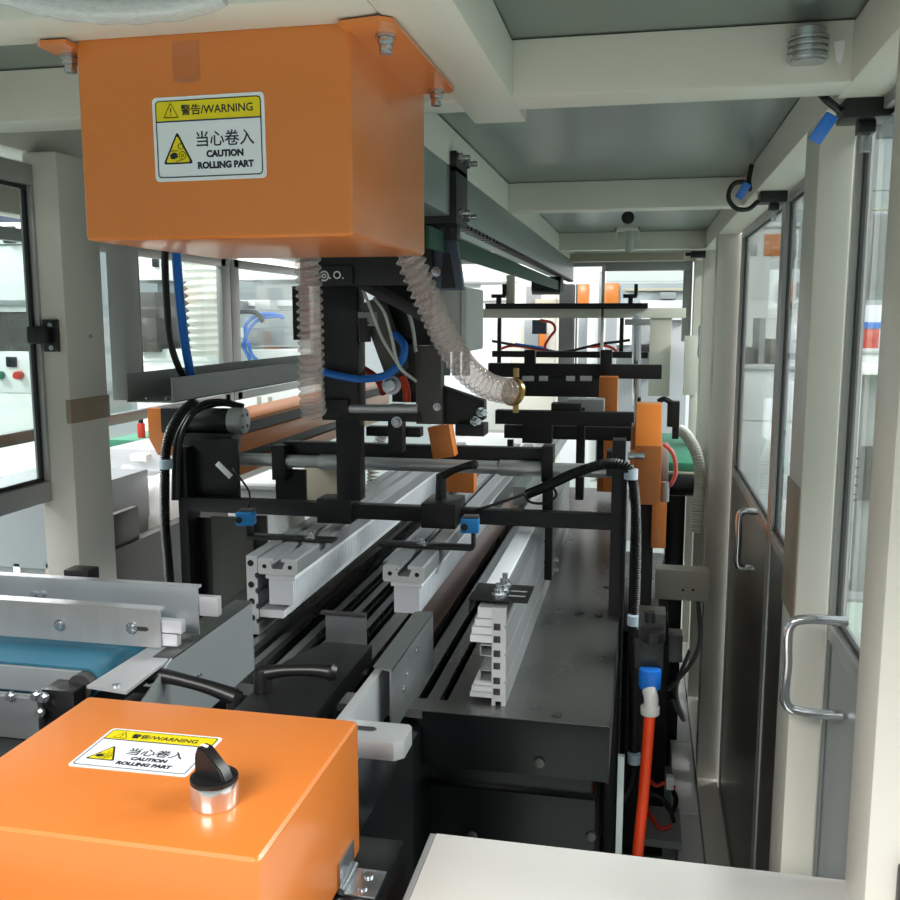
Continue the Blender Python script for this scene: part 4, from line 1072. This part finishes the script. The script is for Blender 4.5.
gm = solo('green_belt_table', MB().box(-1.0, -.64, 3.3, 5.2, .80, .86, .004), MATG, 'green belt table seen between the black columns', 'table')

solo('white_spiral_hose', MB().hose([ay(383, 432, 2.6), ay(378, 445, 2.6), ay(374, 465, 2.6), ay(372, 490, 2.6)], .016, .0022, .011, seg=16, helical=0), CORR, 'white ribbed hose seen low between the black columns', 'hose')
# ---- end frame and overhead cross rail
YE = 3.95
ef = thing('end_frame', 'cream end frame with a long cross rail and mullions at the far end', 'frame', (-.2, YE, 0.8))
bx_px('cross_rail', 470, 308, 686, 318, YE, .05, CREAM, ef)
bx_px('mullion', 506, 275, 514, 309, YE, .04, CREAM, ef)
bx_px('mullion', 599, 265, 605, 400, YE, .04, CREAM, ef)
bx_px('side_panel', 648, 318, 672, 396, YE + .01, .03, CREAM, ef)
bx_px('side_panel', 683, 336, 698, 395, YE - .06, .04, CREAM, ef)
bx_px('end_post', 684, 395, 697, 560, YE - .05, .04, CREAM, ef)
bx_px('top_plate', 545, 252, 684, 262, YE - .02, .04, CREAM2, ef)
tag(bx_px('black_rail', 485, 303, 648, 309, YE - .02, .02, BLACK, None), 'long thin black rail lying on the cream end cross rail', 'rail')
for x, lab in ((498, 'small black clamp standing on the black rail at the left'), (630, 'small black clamp standing on the black rail at the right')):
    t = thing('rail_clamp', lab, 'clamp', tuple(ay(x, 303, YE)))
    bx_px('clamp_top', x - 7, 294, x + 7, 298, YE - .02, .03, BLACKP, t)
    bx_px('clamp_stem', x - 2, 298, x + 3, 304, YE - .015, .02, BLACKP, t)
    bx_px('clamp_arm', x + 4, 284, x + 8, 296, YE - .015, .02, BLACKP, t)
mc = thing('grey_column', 'grey rectangular column at the far end behind the cream cross rail', 'column', tuple(ay(566, 400, 4.3)))
bx_px('column_body', 557, 284, 574, 436, 4.3, .1, GREYM, mc)
bx_px('column_plate', 574, 284, 577, 400, 4.31, .08, DARKG, mc)
bx_px('cross_valve', 532, 320, 546, 334, 4.2, .05, DARKBLUE, mc)
wires = [('black air tube arching left from the grey column', CABK, [(492, 341), (515, 345), (545, 350), (560, 352), (575, 350)]),
         ('black air tube arching right from the grey column', CABK, [(575, 350), (600, 344), (616, 342), (630, 340)]),
         ('red air tube drooping at the left of the grey column', RED, [(497, 354), (503, 348), (516, 346), (540, 350), (550, 352)]),
         ('red air tube looping above the grey column valve', RED, [(540, 320), (552, 323), (555, 330), (550, 337), (545, 346), (548, 352)]),
         ('blue grey air tube along the grey column', CABB, [(515, 344), (540, 348), (560, 354)]),
         ('red air tube drooping at the right of the grey column', RED, [(590, 347), (606, 346), (615, 350), (619, 356)])]
for lab, m, pts in wires:
    hose_thing('air_tube', lab, 'tube', [ay(x, y, 4.1) for x, y in pts], .006, m, 8)
for x0, y0, x1, y1, Y, lab in ((497, 318, 501, 370, 4.0, 'thin black upright rod at the left of the far frame'), (619, 318, 624, 352, 4.05, 'thin black upright rod right of the grey column'), ):
    a = ay(x0, y1, Y); b = ay(x1, y0, Y)
    solo('upright_rod', MB().box(a.x, b.x, Y, Y + .02, a.z, b.z), BLACK, lab, 'rod')
bx_px('lower_bar', 492, 352, 648, 357, YE + .03, .03, BLACK, ef)

# ================================================================== NEXT MACHINES DOWN THE HALL
def cabinet(name, label, cat, x0, x1, y0, y1, z0, z1, m=WHITE, extras=()):
    t = thing(name, label, cat, ((x0 + x1) / 2, (y0 + y1) / 2, z0))
    build('cabinet_body', MB().box(x0, x1, y0, y1, z0, z1, .006), m, t)
    for e in extras:
        nm, mm, bb = e
        build(nm, MB().box(*bb, bv=.002), mm, t)
    return t
def px_thing(name, label, cat, Y, depth, rows, group=None, base=None):
    t = thing(name, label, cat, tuple(ay((rows[0][1] + rows[0][3]) / 2, rows[0][4], Y)), group)
    fb = rows[0]; a = ay(fb[1], fb[4], Y); b = ay(fb[3], fb[4], Y)
    build('plinth', MB().box(a.x + .01, b.x - .01, Y + .01, Y + depth * .9, 0, a.z + .002, .003), base or fb[5], t)
    for nm, x0, y0, x1, y1, m, *dd in rows:
        bx_px(nm, x0, y0, x1, y1, Y + (dd[0] if dd else 0), depth, m, t, .003)
    return t
px_thing('far_cabinet', 'pale cabinet with dark instruments seen left of the grey column', 'cabinet', 5.6, .5,
         [('cabinet_body', 511, 283, 556, 430, CREAM), ('dark_window', 526, 286, 541, 304, GREYM, -.02), ('lower_panel', 524, 320, 540, 350, GREYP, -.02), ('orange_strip', 538, 332, 546, 346, ORANGE, -.02), ('orange_strip', 528, 348, 545, 352, ORANGE, -.03), ('brown_shelf', 535, 299, 556, 306, CREAM2, -.04)])
px_thing('far_door', 'white machine door with a blue grey edge right of the grey column', 'door', 5.4, .1, [('door_leaf', 588, 272, 600, 480, WHITE), ('edge', 597, 272, 600, 480, GREYP, -.01)])
px_thing('far_orange_panel', 'orange panel of the next machine between the grey column and the white door', 'panel', 5.5, .1, [('panel_face', 577, 284, 589, 306, ORANGE)], base=GREYP)
px_thing('far_orange_panel', 'orange corner of the next machine seen through the end window', 'panel', 5.3, .1, [('panel_face', 604, 283, 619, 304, ORANGE), ('panel_side', 619, 286, 621, 304, GREYM, .01)], base=GREYP)
px_thing('far_machine', 'grey and white machine behind the end window at the right', 'machine', 6.5, .6,
         [('machine_body', 604, 283, 690, 480, GREYP), ('machine_bench', 640, 300, 690, 320, ALUM, -.1), ('cable_rail', 625, 288, 690, 291, CREAM2, -.05), ('panel', 612, 318, 632, 345, WHITE, -.1),
          ('notice', 604, 315, 618, 326, STW, -.15), ('notice_header', 604, 315, 618, 318, STY, -.16), ('orange_block', 652, 340, 662, 360, ORANGE, -.2), ('black_block', 640, 345, 650, 352, BLACK, -.2), ('black_block', 656, 360, 668, 368, BLACK, -.2), ('hatch', 660, 292, 676, 299, GREYM, -.12)])
px_thing('far_white_machine', 'bright white machine behind the grey junction box', 'machine', 6.0, .8,
         [('machine_body', 480, 279, 512, 430, WHITE), ('roof_line', 440, 281, 512, 284, GREYM, -.02), ('shelf_line', 480, 300, 510, 302, GREYM, -.02)])
px_thing('hall_partition', 'white topped partition across the far end of the hall', 'partition', 9.0, .2, [('white_band', 430, 256, 700, 283, WHITE)], base=WALLM)

# ---- left hall, seen through the left bay
def boxthing(name, label, cat, items, group=None):
    t = thing(name, label, cat, ((items[0][2][0] + items[0][2][1]) / 2, (items[0][2][2] + items[0][2][3]) / 2, items[0][2][4]), group)
    for nm, m, bb in items: build(nm, MB().box(*bb, bv=.003), m, t)
    return t
px_thing('neighbour_machine', 'white neighbouring machine with a dark pillar and grey arch, seen under the upper cover', 'machine', 4.6, .5,
         [('bed_rail', 138, 350, 300, 361, WHITE), ('lower_body', 138, 361, 300, 420, WHITE, .02), ('dark_pillar', 136, 292, 155, 352, DARKG, -.05), ('arch_leg', 190, 305, 198, 348, GREYM, -.1), ('arch_top', 190, 300, 224, 308, GREYM, -.1), ('white_box', 198, 328, 224, 338, WHITE, -.1),
          ('back_panel', 132, 345, 225, 420, GREYP, .2), ('head_box', 136, 255, 160, 280, WHITE, -.02), ('head_window', 152, 258, 157, 267, STK, -.04), ('frame_post', 160, 280, 164, 350, GREYP, .1), ('top_rail', 130, 277, 162, 282, GREYM, .1),
          ('roof_edge', 238, 253, 300, 281, WHITE, .1), ('roof_line', 238, 279, 300, 281, GREYM, .05), ('bench', 245, 328, 290, 345, GREYP, .15), ('bench_top', 240, 300, 300, 306, WHITE, .2), ('bench_box', 255, 300, 270, 310, ALUM, .1)])
for k, pts in enumerate(([(246, 338), (246, 325), (256, 316), (272, 314), (284, 318)], [(250, 360), (244, 345), (250, 328), (262, 318), (280, 316)], [(262, 364), (252, 355), (248, 340)])):
    hose_thing('blue_tube', ('upper blue air tube loop of the neighbouring machine', 'lower blue air tube loop of the neighbouring machine', 'short blue air tube under the loops of the neighbouring machine')[k], 'tube', [ay(x, y, 4.4) for x, y in pts], .010, CABB, 8)
hose_thing('black_tube', 'thin black tube curving across the grey arch of the neighbouring machine', 'tube', [ay(195, 328, 4.3), ay(215, 318, 4.3), ay(240, 312, 4.3), ay(256, 313, 4.3), ay(263, 322, 4.3)], .011, CABK, 8)
solo('duct_hose', MB().hose([ay(203, 240, 4.2), ay(203, 270, 4.2), ay(205, 300, 4.2), ay(208, 356, 4.2)], .085, .010, .035, seg=24, helical=0), CORR, 'ridged white ventilation hose seen under the upper orange cover', 'hose')
px_thing('control_cabinet', 'white control cabinet with a green and a red knob seen through the left door window', 'cabinet', 3.2, .4,
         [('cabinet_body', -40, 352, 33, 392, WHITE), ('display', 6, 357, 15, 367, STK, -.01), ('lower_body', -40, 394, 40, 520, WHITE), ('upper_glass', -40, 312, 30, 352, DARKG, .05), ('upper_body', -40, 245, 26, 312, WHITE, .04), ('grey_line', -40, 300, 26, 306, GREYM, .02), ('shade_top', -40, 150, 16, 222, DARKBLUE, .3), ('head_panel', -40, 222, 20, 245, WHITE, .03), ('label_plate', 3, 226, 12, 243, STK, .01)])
for x, m, lab in ((2, MATG, 'green push button on the white control cabinet'), (21, RED, 'red mushroom button on the white control cabinet')):
    c = ay(x, 375, 3.2)
    solo('push_button', MB().cyl(c, c + Vector((0, -.03, 0)), .016, seg=20, bv=.003), m, lab, 'button')
px_thing('white_counter', 'low white counter with dark slots between the left post and the black conduit', 'counter', 3.0, .8,
         [('counter_front', 108, 468, 240, 590, WHITE), ('counter_top', 108, 452, 240, 470, ALUM, -.05), ('slot_mark', 127, 486, 132, 499, STK, -.02), ('slot_mark', 138, 482, 142, 490, STK, -.02), ('slot_mark', 147, 478, 151, 486, STK, -.02), ('tag_label', 130, 455, 146, 461, WHITE, -.08)])
px_thing('green_table', 'green topped table behind the white counter', 'table', 3.9, .5, [('table_front', 108, 444, 260, 454, MATG)], base=WHITE)
c = ay(142, 444, 4.0); c.z = ay(142, 444, 3.9).z
t = thing('red_bottle', 'small red bottle with a dark cap on the green topped table', 'bottle', tuple(c))
build('bottle_body', MB().cyl(c, c + Vector((0, 0, .085)), .018, seg=20, bv=.004), RED, t)
build('cap', MB().cyl(c + Vector((0, 0, .085)), c + Vector((0, 0, .12)), .012, seg=16), BLACKP, t)
for k, x in enumerate((260, 271)):
    c = ay(x, 412, 4.62); c = ay(x, 406, 4.62)
    solo('dark_bottle', MB().cyl(c, c + Vector((0, 0, .05)), .016, seg=16, bv=.003).cyl(c + Vector((0, 0, .05)), c + Vector((0, 0, .085)), .007, seg=12), CREAM2, ('small brown bottle on the bench behind the motor, left of two', 'small brown bottle on the bench behind the motor, right of two')[k], 'bottle')
# crumpled white sheet on the counter
b = bmesh.new(); bmesh.ops.create_icosphere(b, subdivisions=4, radius=1)
for v in b.verts:
    n = math.sin(v.co.x * 7 + v.co.z * 5) * .06 + math.sin(v.co.y * 9 - v.co.x * 4) * .05
    v.co = Vector((v.co.x * .20, v.co.y * .12, max(-.12, v.co.z * (.16 + n * .5))))
c = ay(150, 522, 2.8)
mb = MB(); mb.merge(b, Matrix.Translation(c)); solo('plastic_bag', mb, WHITE, 'crumpled white plastic bag in front of the white counter', 'bag')
pw = solo('low_partition', MB().box(-1.44, -1.40, 1.5, 2.95, 0, .922, .003), DARKG, 'dark grey low partition beside the left black post', 'partition')
solo('brown_panel', MB().box(-1.43, -1.41, ax(112, 520, -1.41).y, ax(139, 520, -1.41).y, .9222, ax(127, 510, -1.41).z, .002), DARKG, 'small dark brown panel standing on the dark partition beside the left post', 'panel')
px_thing('left_bench', 'pale bluish bench with dark gaps under the left door', 'bench', 2.2, .5, [('bench_panel', -60, 498, 52, 563, GREYP), ('bench_leg', 15, 563, 20, 600, WHITE), ('bench_leg', 47, 563, 54, 600, CREAM2), ('under_shelf', -60, 568, 50, 600, DARKG, .02)])
px_thing('clear_guard', 'clear boxed guards behind the polished shaft', 'guard', 2.6, .3, [('guard_box', 238, 484, 276, 505, WPLAS), ('guard_top', 232, 486, 275, 489, ALUM, -.02), ('guard_post', 305, 465, 337, 505, CREAM2, .1)])

# ---- right hall, seen through the doors
def stand(x, y, label):
    t = thing('parts_stand', label, 'stand', (x, y, 0))
    build('column', MB().box(x - .05, x + .05, y - .05, y + .05, .0, 1.25, .006), GREYM, t)
    build('head_plate', MB().box(x - .25, x + .22, y - .2, y + .2, 1.25, 1.30, .01), WHITE, t)
    build('dark_box', MB().box(x - .06, x + .06, y - .09, y - .05, .55, .85, .004), BLACK, t)
    q = MB()
    for k in range(5): q.cyl((x - .06, y - .07, .58 + .05 * k), (x - .34, y - .07, .60 + .05 * k), .005, seg=8)
    q.tube([(x - .06, y - .07, .55), (x - .2, y - .07, .53), (x - .34, y - .07, .56), (x - .34, y - .07, .8)], .006, 8)
    build('wire_prong', q, STEELD, t)
    build('base_plate', MB().box(x - .2, x + .2, y - .2, y + .2, 0, .02), GREYM, t)
    return t
c = ay(871, 420, 5.5)
stand(c.x, 5.5, 'grey parts stand with wire prongs outside the nearest right door')
px_thing('white_workbench', 'long white workbench with a screen beyond the nearest right door', 'workbench', 7.5, .5,
         [('bench_body', 836, 352, 930, 400, WHITE), ('bench_screen', 836, 305, 930, 352, WHITE, .3), ('worktop', 834, 349, 932, 353, ALUM, -.03), ('bench_fixture', 850, 335, 858, 350, GREYM, .1)])
a = ay(862, 349, 7.55); b = ay(880, 322, 7.55)
t = thing('red_crate', 'red crate with a blue lid on the white workbench beyond the right door', 'crate', (a.x, 7.55, a.z))
build('crate_body', MB().box(a.x, b.x, 7.55, 7.75, a.z, b.z - .05, .006), RED, t)
build('crate_lid', MB().box(a.x - .01, b.x + .01, 7.54, 7.76, b.z - .05, b.z, .006), CABB, t)
px_thing('blue_grey_cupboard', 'tall blue grey cupboard behind the white workbench', 'cupboard', 9.5, .6, [('cupboard_body', 830, 208, 940, 300, GREYP), ('cupboard_door', 846, 214, 866, 290, WHITE, -.02), ('cupboard_door', 870, 214, 888, 290, GREYM, -.02)])
px_thing('orange_cabinet', 'orange and white machine cabinet seen through the double doors', 'cabinet', 9.0, .6,
         [('cabinet_body', 736, 222, 800, 300, WHITE), ('orange_door', 764, 234, 790, 256, ORANGE, -.02), ('orange_door', 742, 236, 758, 256, GREYP, -.02), ('dark_panel', 791, 234, 797, 258, GREYM, -.02), ('top_line', 736, 226, 800, 229, GREYM, -.02)])
px_thing('far_bench', 'pale bench with metal fixtures seen through the double doors', 'bench', 6.5, .4,
         [('bench_body', 738, 368, 806, 420, WPLAS), ('bench_top', 736, 365, 808, 369, ALUM, -.03), ('fixture', 758, 318, 766, 365, GREYM, .05), ('fixture', 770, 340, 786, 365, DARKG, .05), ('fixture', 788, 325, 796, 365, ALUM, .08), ('fixture', 745, 348, 755, 365, STEELD, .05)])
px_thing('gantry_frame', 'grey overhead frame crossing above the machines outside the right doors', 'frame', 8.6, .08,
         [('frame_post', 730, 185, 736, 480, GREYM), ('frame_post', 944, 185, 952, 480, GREYM), ('frame_bar', 730, 206, 952, 213, CREAM2), ('frame_bar', 730, 188, 952, 194, GREYM)])
# ---- hall roof beams and lamps
for k, (y, lab) in enumerate(((6.0, 'nearest'), (9.5, 'middle'), (13.5, 'farthest'))):
    solo('roof_truss', MB().box(-13.9, 11.9, y, y + .22, 3.9, 4.3, .01), GREYM, lab + ' of the grey steel hall roof beams', 'beam')
for x in (-4.6, 3.4):
    for y in (6.11, 9.61):
        t = thing('hall_lamp', 'long white tube lamp under the hall roof', 'lamp', (x, y, 3.8), 'hall tube lamps')
        build('housing', MB().box(x - .9, x + .9, y - .09, y + .09, 3.84, 3.9, .01), WHITE, t)
        build('tube', MB().cyl((x - .85, y, 3.815), (x + .85, y, 3.815), .03, seg=14), LAMP, t)

# ================================================================== LIGHT
W = bpy.data.worlds.new('hall_light'); SC.world = W; W.use_nodes = True
nt = W.node_tree; bg = nt.nodes['Background']
bg.inputs['Color'].default_value = (0.93, 0.97, 1.0, 1); bg.inputs['Strength'].default_value = 1.25
def area(name, loc, rot, sx, sy, power, col=(1, .98, .95)):
    l = bpy.data.lights.new(name, 'AREA'); l.shape = 'RECTANGLE'; l.size = sx; l.size_y = sy; l.energy = power; l.color = col
    o = bpy.data.objects.new(name, l); COL.objects.link(o); o.location = loc; o.rotation_euler = rot
    return o
# hall lamp rows to both sides; added stand-in light behind the open front
area('front_fill_light', (-1.0, -2.4, 3.3), (math.radians(56), 0, math.radians(-10)), 2.4, 1.0, 215)
area('left_hall_lamps', (-4.0, 2.5, 3.7), (0, math.radians(-25), 0), .5, 5.0, 420)
area('right_hall_lamps', (3.4, 3.0, 3.7), (0, math.radians(30), 0), .5, 5.0, 480)

for o in COL.objects:
    if '_w' in o: del o['_w']
